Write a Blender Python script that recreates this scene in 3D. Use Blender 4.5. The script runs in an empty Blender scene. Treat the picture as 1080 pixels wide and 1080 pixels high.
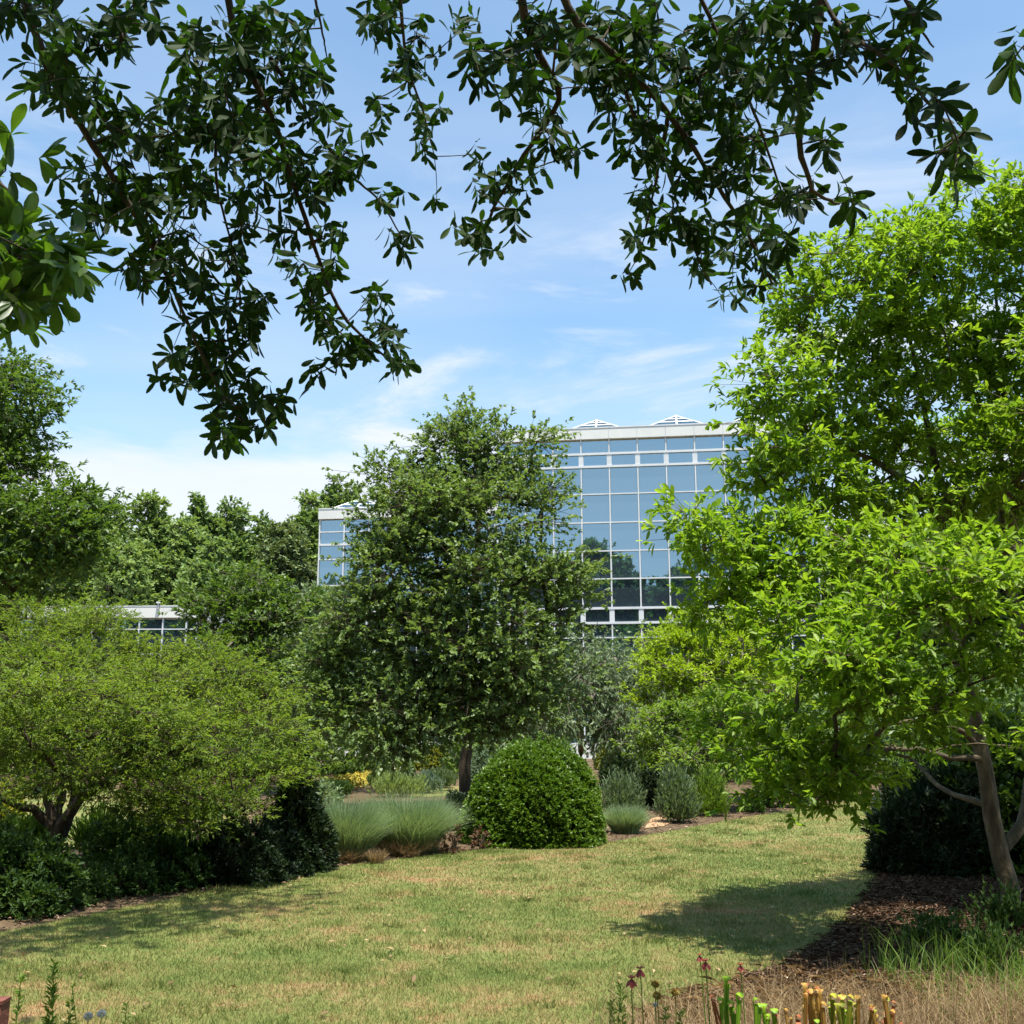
import bpy, bmesh, math, random
import numpy as np
from mathutils import Vector, Matrix

SC = bpy.context.scene
COL = SC.collection
R = np.random.default_rng(11)
random.seed(5)
PI = math.pi

# ------------------------------------------------------------------ camera model
F = 1120.0; PITCH = math.radians(11.4); CAMZ = 1.65
CP, SP = math.cos(PITCH), math.sin(PITCH)
def P(px, py, D):
    x = (px-540)/F; y = (540-py)/F
    s = D/(CP - y*SP)
    return np.array([x*s, D, CAMZ + s*(SP + y*CP)])
def G(px, py, z=0.0):
    x = (px-540)/F; y = (540-py)/F
    s = (z-CAMZ)/(SP + y*CP)
    return np.array([x*s, s*(CP-y*SP), z])
def pxm(D, py=765):                      # metres per photo pixel at depth D
    y = (540-py)/F
    return D/(CP-y*SP)/F
def proj(p):
    """world -> photo pixel (only used for deciding where to spend detail)"""
    p = np.asarray(p, float).reshape(-1, 3)
    dy = p[:, 1]; dz = p[:, 2]-CAMZ
    zc = dy*CP + dz*SP; yc = -dy*SP + dz*CP
    return np.stack([540+F*p[:, 0]/zc, 540-F*yc/zc, zc], 1)

cam_d = bpy.data.cameras.new('camera'); cam = bpy.data.objects.new('camera', cam_d); COL.objects.link(cam)
cam.location = (0, 0, CAMZ); cam.rotation_euler = (PI/2+PITCH, 0, 0)
cam_d.sensor_width = 36; cam_d.lens = F/1080*36; cam_d.clip_start = .05; cam_d.clip_end = 3000
SC.camera = cam

# ------------------------------------------------------------------ materials
def newmat(name):
    m = bpy.data.materials.new(name); m.use_nodes = True
    nt = m.node_tree; nt.nodes.clear()
    return m, nt, nt.nodes, nt.links
def nd(ns, t, **kw):
    n = ns.new(t)
    for k, v in kw.items():
        if k in n.inputs: n.inputs[k].default_value = v
        else: setattr(n, k, v)
    return n
def c4(c): return (c[0], c[1], c[2], 1)
def leafmat(name, a, b, trans=.35, tcol=None, rough=.45, spec=.35, c=None):
    m, nt, ns, ln = newmat(name)
    at = nd(ns, 'ShaderNodeAttribute'); at.attribute_name = 'tone'
    cr = ns.new('ShaderNodeValToRGB'); e = cr.color_ramp.elements
    e[0].position = 0.0; e[0].color = c4(a); e[1].position = 1.0; e[1].color = c4(b)
    if c is not None:
        k = e.new(.93); k.color = c4(b); e[-1].color = c4(c)
    ln.new(at.outputs['Fac'], cr.inputs['Fac'])
    pr = nd(ns, 'ShaderNodeBsdfPrincipled'); pr.inputs['Roughness'].default_value = rough
    pr.inputs['Specular IOR Level'].default_value = spec
    ln.new(cr.outputs['Color'], pr.inputs['Base Color'])
    tr = ns.new('ShaderNodeBsdfTranslucent')
    mx = nd(ns, 'ShaderNodeMix', data_type='RGBA', blend_type='MULTIPLY')
    mx.inputs[0].default_value = 1.0
    ln.new(cr.outputs['Color'], mx.inputs[6]); mx.inputs[7].default_value = c4(tcol or (1.9, 1.7, .5))
    ln.new(mx.outputs[2], tr.inputs['Color'])
    ms = ns.new('ShaderNodeMixShader'); ms.inputs[0].default_value = trans
    ln.new(pr.outputs[0], ms.inputs[1]); ln.new(tr.outputs[0], ms.inputs[2])
    out = ns.new('ShaderNodeOutputMaterial'); ln.new(ms.outputs[0], out.inputs[0])
    return m
def noisemat(name, cols, scale=4, detail=6, rough=.85, bump=.3, bscale=None, metallic=0, spec=.3, stretch=(1, 1, 1), bdist=.02):
    m, nt, ns, ln = newmat(name)
    geo = ns.new('ShaderNodeNewGeometry')
    mp = ns.new('ShaderNodeMapping'); mp.inputs['Scale'].default_value = stretch
    ln.new(geo.outputs['Position'], mp.inputs[0])
    nz = nd(ns, 'ShaderNodeTexNoise', Scale=scale, Detail=detail, Roughness=.62)
    ln.new(mp.outputs[0], nz.inputs['Vector'])
    cr = ns.new('ShaderNodeValToRGB'); e = cr.color_ramp.elements
    n = len(cols)
    e[0].position = .3; e[0].color = c4(cols[0]); e[1].position = .72; e[1].color = c4(cols[-1])
    for i in range(1, n-1):
        k = e.new(.3+.42*i/(n-1)); k.color = c4(cols[i])
    ln.new(nz.outputs['Fac'], cr.inputs[0])
    pr = nd(ns, 'ShaderNodeBsdfPrincipled'); pr.inputs['Roughness'].default_value = rough
    pr.inputs['Metallic'].default_value = metallic; pr.inputs['Specular IOR Level'].default_value = spec
    ln.new(cr.outputs[0], pr.inputs['Base Color'])
    if bump:
        n2 = nd(ns, 'ShaderNodeTexNoise', Scale=bscale or scale*4, Detail=5)
        ln.new(mp.outputs[0], n2.inputs['Vector'])
        bp = nd(ns, 'ShaderNodeBump', Strength=bump, Distance=bdist)
        ln.new(n2.outputs['Fac'], bp.inputs['Height']); ln.new(bp.outputs[0], pr.inputs['Normal'])
    out = ns.new('ShaderNodeOutputMaterial'); ln.new(pr.outputs[0], out.inputs[0])
    return m

M = {}
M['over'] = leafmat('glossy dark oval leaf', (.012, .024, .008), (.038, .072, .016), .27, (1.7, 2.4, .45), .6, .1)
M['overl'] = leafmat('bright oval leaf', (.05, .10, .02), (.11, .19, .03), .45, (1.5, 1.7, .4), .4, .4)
M['right'] = leafmat('fresh green bay leaf', (.14, .25, .024), (.30, .43, .048), .5, (1.25, 1.3, .5), .45, .3, c=(.34, .44, .07))
M['mid'] = leafmat('grey green pear leaf', (.115, .185, .055), (.215, .30, .09), .42, (1.3, 1.3, .6), .45, .4)
M['olive'] = leafmat('fine olive maple leaflet', (.10, .175, .030), (.24, .31, .06), .44, (1.4, 1.4, .5), .6, .2)
M['lime'] = leafmat('lime maple leaf', (.22, .33, .022), (.38, .50, .04), .38, (1.3, 1.3, .5), .5, .3)
M['limeg'] = leafmat('mid green maple leaf', (.12, .21, .03), (.24, .35, .05), .4, (1.3, 1.3, .5), .5, .3)
M['deep'] = leafmat('deep green leaf', (.055, .105, .024), (.14, .21, .045), .36, (1.4, 1.5, .5), .45, .4)
M['grey'] = leafmat('weeping grey green leaf', (.10, .155, .075), (.22, .28, .14), .36, (1.3, 1.4, .6), .5, .4)
M['dark'] = leafmat('dark evergreen leaf', (.016, .03, .015), (.042, .07, .028), .15, (1.4, 1.5, .5), .5, .3)
M['jun'] = leafmat('blue juniper needle', (.03, .055, .04), (.09, .14, .12), .1, (1.2, 1.3, .8), .6, .2)
M['box'] = leafmat('glossy box leaf', (.07, .14, .018), (.165, .255, .036), .3, (1.3, 1.4, .4), .4, .4)
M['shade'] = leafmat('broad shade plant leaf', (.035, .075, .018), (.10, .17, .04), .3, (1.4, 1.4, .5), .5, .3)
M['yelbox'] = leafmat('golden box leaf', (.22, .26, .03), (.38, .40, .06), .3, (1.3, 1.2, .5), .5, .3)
M['bed'] = leafmat('leaf darkened for bed shade', (.035, .07, .02), (.09, .15, .04), .3, (1.4, 1.5, .5), .6, .2)  # leaf colour darkened to stand in for the shade over the left bed
M['far'] = leafmat('far woodland leaf', (.12, .19, .06), (.23, .32, .105), .3, (1.4, 1.4, .6), .6, .2)
M['far2'] = leafmat('far woodland leaf light', (.15, .225, .07), (.27, .36, .12), .3, (1.4, 1.4, .6), .6, .2)
M['far3'] = leafmat('far olive pine needle', (.12, .17, .07), (.20, .26, .10), .2, (1.4, 1.3, .6), .7, .2)
M['gras'] = leafmat('silver grass blade', (.15, .23, .11), (.30, .38, .21), .36, (1.2, 1.2, .6), .6, .2, c=(.4, .36, .2))
M['lightp'] = leafmat('bed leaf paled for sun', (.22, .30, .09), (.40, .48, .20), .45, (1.2, 1.2, .6), .6, .2)  # sunlight on the middle beds is put into this paler leaf colour
M['blue'] = leafmat('blue fescue blade', (.14, .21, .14), (.26, .34, .24), .3, (1.2, 1.2, .7), .6, .2)
M['weed'] = leafmat('fresh weed leaf', (.10, .20, .03), (.24, .36, .06), .4, (1.3, 1.2, .5), .5, .3)
M['straw'] = leafmat('dry straw', (.15, .09, .045), (.48, .36, .19), .25, (1.2, 1.0, .8), .7, .2)
M['chip'] = leafmat('bark chip', (.07, .042, .026), (.22, .14, .09), .0, (1, 1, 1), .85, .1, c=(.40, .30, .22))
M['yelf'] = leafmat('yellow petal', (.38, .34, .05), (.60, .46, .07), .25, (1.1, 1, .6), .6, .2)
M['redf'] = leafmat('dark red petal', (.16, .02, .02), (.32, .05, .04), .25, (1.2, 1, 1), .5, .3)
M['ochf'] = leafmat('ochre seed disc', (.35, .22, .04), (.5, .36, .08), .1, (1.2, 1, 1), .6, .3)
M['brownleaf'] = leafmat('brown seedling leaf', (.09, .05, .03), (.20, .11, .06), .25, (1.2, 1, .8), .6, .2)
M['whitef'] = leafmat('white fluff', (.7, .68, .65), (.8, .79, .76), .5, (1, 1, 1), .8, .1)
M['pitg'] = leafmat('lime pitcher skin', (.13, .28, .02), (.34, .52, .03), .3, (1.2, 1.1, .5), .5, .3)
M['pity'] = leafmat('yellow pitcher skin', (.26, .30, .03), (.55, .50, .06), .3, (1.2, 1.1, .5), .5, .3, c=(.50, .22, .05))
M['pito'] = leafmat('orange pitcher skin', (.34, .17, .04), (.60, .38, .08), .3, (1.2, 1.0, .6), .5, .3, c=(.35, .10, .04))
M['pitr'] = leafmat('red brown pitcher skin', (.30, .08, .04), (.50, .18, .07), .25, (1.2, 1.0, .6), .5, .3)
M['bark'] = noisemat('grey brown bark', [(.07, .055, .04), (.16, .13, .10), (.26, .22, .18)], 14, 8, .9, .8, 40, stretch=(1, 1, .35))
M['barkd'] = noisemat('dark bark', [(.035, .025, .015), (.065, .048, .03), (.11, .085, .055)], 14, 8, .9, .8, 40, stretch=(1, 1, .35))
M['barkl'] = noisemat('pale lichened bark', [(.055, .040, .022), (.105, .08, .048), (.19, .15, .095)], 10, 8, .9, .8, 40, stretch=(1, 1, .4))
M['mulch'] = noisemat('bark mulch soil', [(.055, .036, .018), (.11, .073, .038), (.17, .12, .065)], 9, 10, .95, .35, 110)
M['pathm'] = noisemat('buff gravel path', [(.30, .23, .19), (.38, .30, .25), (.46, .38, .32)], 6, 10, .9, .3, 80)
M['white'] = noisemat('white painted cladding', [(.70, .69, .65), (.76, .75, .70), (.79, .78, .74)], .7, 6, .5, .04, 3, spec=.4)
M['frame'] = noisemat('white aluminium frame', [(.62, .64, .64), (.70, .71, .71), (.74, .75, .75)], 1.2, 5, .35, 0, spec=.5)
M['wood'] = noisemat('weathered grey wood', [(.42, .40, .36), (.55, .53, .48), (.64, .62, .57)], 12, 8, .8, .3, 60)
M['redwood'] = noisemat('red brown stained wood', [(.10, .03, .02), (.17, .055, .04), (.24, .09, .06)], 12, 8, .8, .3, 60)
M['core'] = noisemat('dark foliage core', [(.012, .016, .006), (.025, .03, .012), (.035, .045, .018)], 20, 6, .95, .6, 60)  # dark colour of the solid core added inside shrubs
M['roof'] = noisemat('pale roof membrane', [(.45, .46, .46), (.55, .56, .56), (.6, .6, .6)], 2, 5, .7, .05, 8)

def lawnmat(name, blade=False):
    m, nt, ns, ln = newmat(name)
    geo = ns.new('ShaderNodeNewGeometry')
    sx = ns.new('ShaderNodeSeparateXYZ'); ln.new(geo.outputs['Position'], sx.inputs[0])
    cx = ns.new('ShaderNodeCombineXYZ'); ln.new(sx.outputs[0], cx.inputs[0]); ln.new(sx.outputs[1], cx.inputs[1])
    n1 = nd(ns, 'ShaderNodeTexNoise', Scale=.55, Detail=5, Roughness=.6); ln.new(cx.outputs[0], n1.inputs['Vector'])
    n2 = nd(ns, 'ShaderNodeTexNoise', Scale=3.1, Detail=8, Roughness=.72); ln.new(cx.outputs[0], n2.inputs['Vector'])
    mix = nd(ns, 'ShaderNodeMath', operation='MULTIPLY_ADD'); ln.new(n2.outputs['Fac'], mix.inputs[0]); mix.inputs[1].default_value = .5
    ha = nd(ns, 'ShaderNodeMath', operation='MULTIPLY'); ln.new(n1.outputs['Fac'], ha.inputs[0]); ha.inputs[1].default_value = .5
    ln.new(ha.outputs[0], mix.inputs[2])
    last = mix
    if blade:
        at = nd(ns, 'ShaderNodeAttribute'); at.attribute_name = 'tone'
        ad = nd(ns, 'ShaderNodeMath', operation='MULTIPLY_ADD'); ln.new(at.outputs['Fac'], ad.inputs[0]); ad.inputs[1].default_value = .22
        sb = nd(ns, 'ShaderNodeMath', operation='SUBTRACT'); ln.new(mix.outputs[0], sb.inputs[0]); sb.inputs[1].default_value = .11
        ln.new(sb.outputs[0], ad.inputs[2]); last = ad
    cr = ns.new('ShaderNodeValToRGB'); e = cr.color_ramp.elements
    k = .88 if blade else .80
    stops = [(.34, (.12, .175, .038)), (.44, (.185, .228, .055)), (.515, (.255, .262, .078)), (.575, (.35, .275, .11)), (.64, (.48, .29, .14))]
    e[0].position = stops[0][0]; e[0].color = c4([v*k for v in stops[0][1]])
    e[1].position = stops[-1][0]; e[1].color = c4([v*k for v in stops[-1][1]])
    for p_, c_ in stops[1:-1]:
        q = e.new(p_); q.color = c4([v*k for v in c_])
    ln.new(last.outputs[0], cr.inputs[0])
    pr = nd(ns, 'ShaderNodeBsdfPrincipled'); pr.inputs['Roughness'].default_value = .75; pr.inputs['Specular IOR Level'].default_value = .2
    ln.new(cr.outputs[0], pr.inputs['Base Color'])
    out = ns.new('ShaderNodeOutputMaterial')
    if blade:
        tr = ns.new('ShaderNodeBsdfTranslucent'); ln.new(cr.outputs[0], tr.inputs[0])
        ms = ns.new('ShaderNodeMixShader'); ms.inputs[0].default_value = .35
        ln.new(pr.outputs[0], ms.inputs[1]); ln.new(tr.outputs[0], ms.inputs[2]); ln.new(ms.outputs[0], out.inputs[0])
    else:
        n3 = nd(ns, 'ShaderNodeTexNoise', Scale=70, Detail=4); ln.new(geo.outputs['Position'], n3.inputs['Vector'])
        bp = nd(ns, 'ShaderNodeBump', Strength=.9, Distance=.03); ln.new(n3.outputs['Fac'], bp.inputs['Height']); ln.new(bp.outputs[0], pr.inputs['Normal'])
        ln.new(pr.outputs[0], out.inputs[0])
    return m
M['lawn'] = lawnmat('mown lawn'); M['blade'] = lawnmat('lawn blade', True)

def glassmat():
    m, nt, ns, ln = newmat('blue reflective glazing')
    geo = ns.new('ShaderNodeNewGeometry')
    n = nd(ns, 'ShaderNodeTexNoise', Scale=.8, Detail=2); ln.new(geo.outputs['Position'], n.inputs['Vector'])
    bp = nd(ns, 'ShaderNodeBump', Strength=.05, Distance=.02); ln.new(n.outputs['Fac'], bp.inputs['Height'])
    g = ns.new('ShaderNodeBsdfGlossy'); g.inputs['Color'].default_value = (.22, .36, .46, 1); g.inputs['Roughness'].default_value = .012
    ln.new(bp.outputs[0], g.inputs['Normal'])
    d = ns.new('ShaderNodeBsdfDiffuse'); d.inputs['Color'].default_value = (.025, .035, .045, 1)
    ad = ns.new('ShaderNodeAddShader'); ln.new(g.outputs[0], ad.inputs[0]); ln.new(d.outputs[0], ad.inputs[1])
    out = ns.new('ShaderNodeOutputMaterial'); ln.new(ad.outputs[0], out.inputs[0])
    return m
M['glass'] = glassmat()

# ------------------------------------------------------------------ geometry helpers
HARD = {M[k].name for k in ('white', 'frame', 'wood', 'redwood', 'roof', 'glass')}
class Geo:
    def __init__(s): s.v = []; s.f = []; s.t = []; s.n = 0
    def add(s, V, F, tone=None):
        V = np.asarray(V, np.float32).reshape(-1, 3); F = np.asarray(F, np.int64)
        s.v.append(V); s.f.append(F+s.n); s.n += len(V)
        s.t.append(np.full(len(F), .5, np.float32) if tone is None else np.broadcast_to(np.asarray(tone, np.float32), (len(F),)).copy())
        return s
    def box(s, c, size, rot=None):
        c = np.asarray(c, float); h = np.asarray(size, float)/2
        V = np.array([[x, y, z] for x in (-1, 1) for y in (-1, 1) for z in (-1, 1)])*h
        if rot is not None: V = V @ np.asarray(rot).T
        F = [[0, 1, 3, 2], [4, 6, 7, 5], [0, 4, 5, 1], [2, 3, 7, 6], [0, 2, 6, 4], [1, 5, 7, 3]]
        return s.add(V+c, F)
    def tube(s, pts, rad, n=8, cap=True):
        pts = np.asarray(pts, float); k = len(pts); rad = np.broadcast_to(np.asarray(rad, float), (k,))
        T = np.gradient(pts, axis=0); T /= np.linalg.norm(T, axis=1, keepdims=True)+1e-9
        ref = np.array([0.31, .95, .05]) if abs(T[0][2]) > .8 else np.array([0, 0, 1.])
        A = np.cross(T, ref); A /= np.linalg.norm(A, axis=1, keepdims=True)+1e-9; B = np.cross(T, A)
        th = np.arange(n)*2*PI/n
        V = pts[:, None]+rad[:, None, None]*(np.cos(th)[None, :, None]*A[:, None]+np.sin(th)[None, :, None]*B[:, None])
        i = np.arange(k-1)[:, None]*n; j = np.arange(n)[None]; j2 = (j+1) % n
        Fq = np.stack([i+j, i+j2, i+n+j2, i+n+j], -1).reshape(-1, 4)
        s.add(V.reshape(-1, 3), Fq)
        if cap and n == 4 or cap and k > 1:
            c0 = np.mean(V[-1], 0); s.add(np.vstack([V[-1], c0]), np.array([[q, (q+1) % n, n] for q in range(n)]))
        return s
def make(name, geo, mat, parent=None, smooth=False, origin=None):
    me = bpy.data.meshes.new(name)
    V = np.concatenate(geo.v) if geo.v else np.zeros((0, 3), np.float32)
    if parent is not None: V = V-np.array(parent.location, np.float32)
    elif origin is not None: V = V-np.asarray(origin, np.float32)
    loops = np.concatenate([f.ravel() for f in geo.f]); sizes = np.concatenate([np.full(len(f), f.shape[1]) for f in geo.f])
    starts = np.concatenate([[0], np.cumsum(sizes)[:-1]])
    me.vertices.add(len(V)); me.vertices.foreach_set('co', V.astype(np.float32).ravel())
    me.loops.add(len(loops)); me.loops.foreach_set('vertex_index', loops.astype(np.int32))
    me.polygons.add(len(sizes)); me.polygons.foreach_set('loop_start', starts.astype(np.int32))
    me.update(calc_edges=True)
    if smooth: me.polygons.foreach_set('use_smooth', np.ones(len(sizes), bool))
    elif mat.name in HARD: me.polygons.foreach_set('use_smooth', np.zeros(len(sizes), bool))
    at = me.attributes.new('tone', 'FLOAT', 'FACE'); at.data.foreach_set('value', np.concatenate(geo.t).astype(np.float32))
    me.materials.append(mat); me.validate()
    o = bpy.data.objects.new(name, me); COL.objects.link(o)
    if parent is not None: o.parent = parent
    elif origin is not None: o.location = origin
    return o
def tag(o, label=None, cat=None, group=None, kind=None):
    if label: o['label'] = label
    if cat: o['category'] = cat
    if group: o['group'] = group
    if kind: o['kind'] = kind
    return o
def thing(name, label, cat, loc, group=None):
    o = bpy.data.objects.new(name, None); COL.objects.link(o); o.empty_display_size = .2
    o.location = [float(v) for v in loc]
    return tag(o, label, cat, group)

def unit(a): return a/(np.linalg.norm(a, axis=-1, keepdims=True)+1e-9)
def rdir(n): return unit(R.normal(size=(n, 3)))
SH = {}
SH['dia'] = (np.array([(0, 0, 0), (.5, -.5, .1), (1, 0, -.06), (.5, .5, .1)]), np.array([(0, 1, 2), (0, 2, 3)]))
SH['hex'] = (np.array([(0, 0, 0), (.3, -.42, .05), (.72, -.38, .03), (1, 0, -.12), (.72, .38, .03), (.3, .42, .05)]), np.array([(0, 1, 2, 3), (0, 3, 4, 5)]))
_t = [0, .12, .35, .6, .82, .94, 1]; _w = [.03, .12, .36, .5, .42, .24, .02]
_v = []
for t_, w_ in zip(_t, _w):
    z_ = -.14*t_*t_
    _v += [(t_, -w_, z_+.07*w_), (t_, 0, z_-.01), (t_, w_, z_+.07*w_)]
_f = []
for i_ in range(6):
    a_ = i_*3; _f += [(a_, a_+3, a_+4, a_+1), (a_+1, a_+4, a_+5, a_+2)]
SH['fine'] = (np.array(_v), np.array(_f))
SH['blob'] = (np.array([(0, -.3, 0), (.5, -.5, .1), (1, -.2, -.05), (.95, .3, .05), (.45, .5, -.05), (.05, .3, .1)]), np.array([(0, 1, 4, 5), (1, 2, 3, 4)]))
def leaves(geo, pos, d, nrm, L, W, tone, shape='dia'):
    tv, tf = SH[shape]; n = len(pos)
    x = unit(d); y = unit(np.cross(nrm, x)); z = np.cross(x, y)
    L = np.broadcast_to(L, (n,))[:, None, None]; W = np.broadcast_to(W, (n,))[:, None, None]
    V = pos[:, None]+L*tv[None, :, 0:1]*x[:, None]+W*tv[None, :, 1:2]*y[:, None]+L*tv[None, :, 2:3]*z[:, None]
    Fq = tf[None]+(np.arange(n)*len(tv))[:, None, None]
    geo.add(V.reshape(-1, 3), Fq.reshape(-1, tf.shape[1]), np.repeat(tone, len(tf)))
def twigs(geo, p0, p1, r0, r1=None):
    """many thin 3-sided twigs at once"""
    n = len(p0)
    if n == 0: return
    r1 = r0*.6 if r1 is None else r1
    T = unit(p1-p0); A = unit(np.cross(T, np.array([.3, .2, .9]))); B = np.cross(T, A)
    th = np.arange(3)*2*PI/3; ring = np.cos(th)[None, :, None]*A[:, None]+np.sin(th)[None, :, None]*B[:, None]
    r0 = np.broadcast_to(r0, (n,))[:, None, None]; r1 = np.broadcast_to(r1, (n,))[:, None, None]
    V = np.concatenate([p0[:, None]+ring*r0, p1[:, None]+ring*r1], 1)
    f = np.array([(0, 1, 4, 3), (1, 2, 5, 4), (2, 0, 3, 5)])
    geo.add(V.reshape(-1, 3), (f[None]+(np.arange(n)*6)[:, None, None]).reshape(-1, 4))
def sprigs(geo, c, d, nleaf, twig, L, W, tone, shape='dia', spread=.9, up=.8, droop=0., jit=.25, tjit=.25, whorl=False):
    """leaves round short twigs: centres c, twig directions d"""
    n = len(c)
    c = np.repeat(c, nleaf, 0); dd = np.repeat(unit(d), nleaf, 0); t = np.repeat(tone, nleaf)
    N = len(c)
    u = R.random(N)**(.4 if whorl else 1.)
    base = c+dd*(u*twig)[:, None]
    ld = unit(dd+rdir(N)*spread+np.array([0, 0, -droop]))
    nr = unit(rdir(N)+np.array([0, 0, up])*1.6)
    leaves(geo, base, ld, nr, L*(1+jit*R.normal(size=N)).clip(.45, 1.6), W*(1+jit*R.normal(size=N)).clip(.5, 1.5),
           (t+tjit*R.normal(size=N)).clip(0, 1), shape)
def blob(px, py, rx, ry, D, rd=None):
    k = pxm(D, py)
    return (*P(px, py, D), rx*k, (rd if rd is not None else (rx+ry)/2*k), ry*k)
def clumps(blobs, dens, cr, shell=.55, flat=1., low=-.6):
    """sub-clump centres spread through the outer part of every blob; dens = clumps per square metre of blob surface"""
    out = []; dr = []
    for b in blobs:
        c = np.array(b[:3]); r = np.array(b[3:6]); a = 4*PI*((r[0]*r[1]+r[1]*r[2]+r[0]*r[2])/3)
        n = max(3, int(a*dens*(b[6] if len(b) > 6 else 1)))
        d = rdir(n*3); d = d[d[:, 2] > low-.25*R.random(len(d))][:n]
        q = shell+(1-shell)*R.random(len(d))**.6
        out.append(c+d*r*q[:, None]); dr.append(unit(d/r*r.mean()+np.array([0, 0, .25])))
    return np.concatenate(out), np.concatenate(dr)
def skeleton(nodes, targets, sag=.06, r_end=.012, grow=1.0, geo=None, seg=5, sides=5, rmax=.2, up=.15):
    """join every target to the nearest point already on the tree, nearest first; radii follow the load carried"""
    nodes = [np.array(p, float) for p in nodes]; nb = len(nodes)
    T = np.asarray(targets); A = np.array(nodes)
    dist = np.min(np.linalg.norm(T[:, None]-A[None], axis=2), 1)
    order = np.argsort(dist); par = []; P0 = np.array(nodes); allp = list(P0)
    arr = np.zeros((nb+len(T), 3)); arr[:nb] = P0; k = nb; idx = {}
    for o in order:
        t = T[o]; d = arr[:k]-t
        cost = np.linalg.norm(d, axis=1)+.6*np.maximum(0, d[:, 2])*up*4
        j = int(np.argmin(cost)); par.append(j); arr[k] = t; k += 1
    load = np.ones(k)
    for i in range(k-1, nb-1, -1): load[par[i-nb]] += load[i]
    if geo is not None:
        for i in range(nb, k):
            a = arr[par[i-nb]]; b = arr[i]; l = np.linalg.norm(b-a)
            if l < 1e-4: continue
            s = np.linspace(0, 1, seg)[:, None]
            mid = (a+b)/2+np.array([0, 0, sag*l])+R.normal(size=3)*l*.07
            pts = (1-s)**2*a+2*s*(1-s)*mid+s**2*b
            r1 = min(rmax, r_end*load[i]**.42*grow); r0 = min(rmax, r1*1.25)
            geo.tube(pts, np.linspace(r0, r1*.85, seg), sides, cap=False)
    return arr
def stem_tube(geo, pts, r0, r1, sides=10, n=14, wob=.02):
    pts = np.asarray(pts, float); s = np.linspace(0, len(pts)-1, n)
    # smooth the polyline with a Catmull-Rom
    out = []
    for q in s:
        i = min(int(q), len(pts)-2); t = q-i
        p0 = pts[max(i-1, 0)]; p1 = pts[i]; p2 = pts[i+1]; p3 = pts[min(i+2, len(pts)-1)]
        out.append(.5*((2*p1)+(-p0+p2)*t+(2*p0-5*p1+4*p2-p3)*t*t+(-p0+3*p1-3*p2+p3)*t**3))
    out = np.array(out); out[1:-1] += R.normal(size=(n-2, 3))*wob*min(1, r0*10)
    rad = np.linspace(r0, r1, n)*(1+.06*R.normal(size=n))
    geo.tube(out, rad, sides, cap=True)
    return out
def crown_tree(name, label, cat, base, stems, blobs, mat, bark, dens=1.2, cr=.5, nsp=10, nleaf=8, twig=.2, L=.09, W=.05, shape='dia',
               flat=.6, droop=.1, up=.8, shell=.55, spread=.9, group=None, twigr=.005, rend=.012, low=-.6, core_pull=0., tonev=.18, drop_d=None, rmax=.2, sidebias=0):
    root = thing(name, label, cat, base, group)
    tg = Geo(); nodes = []
    for st in stems:                       # (points, r0, r1)
        o = stem_tube(tg, st[0], st[1], st[2], 10, 14)
        nodes += list(o[int(len(o)*(.3 if len(st) < 4 else st[3])):])
    cc, cd = clumps(blobs, dens, cr, shell, flat, low)
    skeleton(nodes, cc, r_end=rend, geo=tg, rmax=rmax)
    n = len(cc); ct = .45+tonev*R.normal(size=n)
    off = R.normal(size=(n*nsp, 3))*np.array([1, 1, flat])*cr*.5
    c = np.repeat(cc, nsp, 0)+off
    d = unit(off/(cr*.5)*.9+np.repeat(cd, nsp, 0)*.8+rdir(n*nsp)*.4+(np.zeros(3) if drop_d is None else np.array(drop_d)))
    cen = np.repeat(cc, nsp, 0)
    sel = R.random(len(c)) < .7
    twigs(tg, (cen*.75+c*.25)[sel], (c+d*twig*.6)[sel], twigr)
    make('trunk', tg, bark, root, True)
    cg = Geo()
    sprigs(cg, c-d*twig*.3, d, nleaf, twig, L, W, np.repeat(ct, nsp), shape, spread, up, droop)
    make('crown', cg, mat, root)
    return root

# ------------------------------------------------------------------ sky and sun
SUN = unit(np.array([.09, -.24, 1.0])); ELEV = math.asin(SUN[2]); AZ = math.atan2(SUN[0], SUN[1])
w = bpy.data.worlds.new('World'); SC.world = w; w.use_nodes = True
nt = w.node_tree; ns, ln = nt.nodes, nt.links; ns.clear()
sky = ns.new('ShaderNodeTexSky'); sky.sky_type = 'NISHITA'; sky.sun_disc = False; sky.sun_elevation = ELEV; sky.sun_rotation = AZ
sky.air_density = 1.0; sky.dust_density = 1.0; sky.ozone_density = 1.2; sky.altitude = 100
tc = ns.new('ShaderNodeTexCoord'); sep = ns.new('ShaderNodeSeparateXYZ'); ln.new(tc.outputs['Generated'], sep.inputs[0])
def math_(op, a, b=None, c=None, clamp=False):
    n = ns.new('ShaderNodeMath'); n.operation = op; n.use_clamp = clamp
    for i, v in enumerate((a, b, c)):
        if v is None: continue
        if isinstance(v, (int, float)): n.inputs[i].default_value = v
        else: ln.new(v, n.inputs[i])
    return n.outputs[0]
def vnoise(vec, scale, detail, rough=.55, dist=0.):
    n = nd(ns, 'ShaderNodeTexNoise', Scale=scale, Detail=detail, Roughness=rough, Distortion=dist); ln.new(vec, n.inputs['Vector']); return n.outputs['Fac']
def vmap(scale, loc=(0, 0, 0), rot=(0, 0, 0)):
    m = ns.new('ShaderNodeMapping'); m.inputs['Scale'].default_value = scale; m.inputs['Location'].default_value = loc; m.inputs['Rotation'].default_value = rot
    ln.new(tc.outputs['Generated'], m.inputs[0]); return m.outputs[0]
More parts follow.
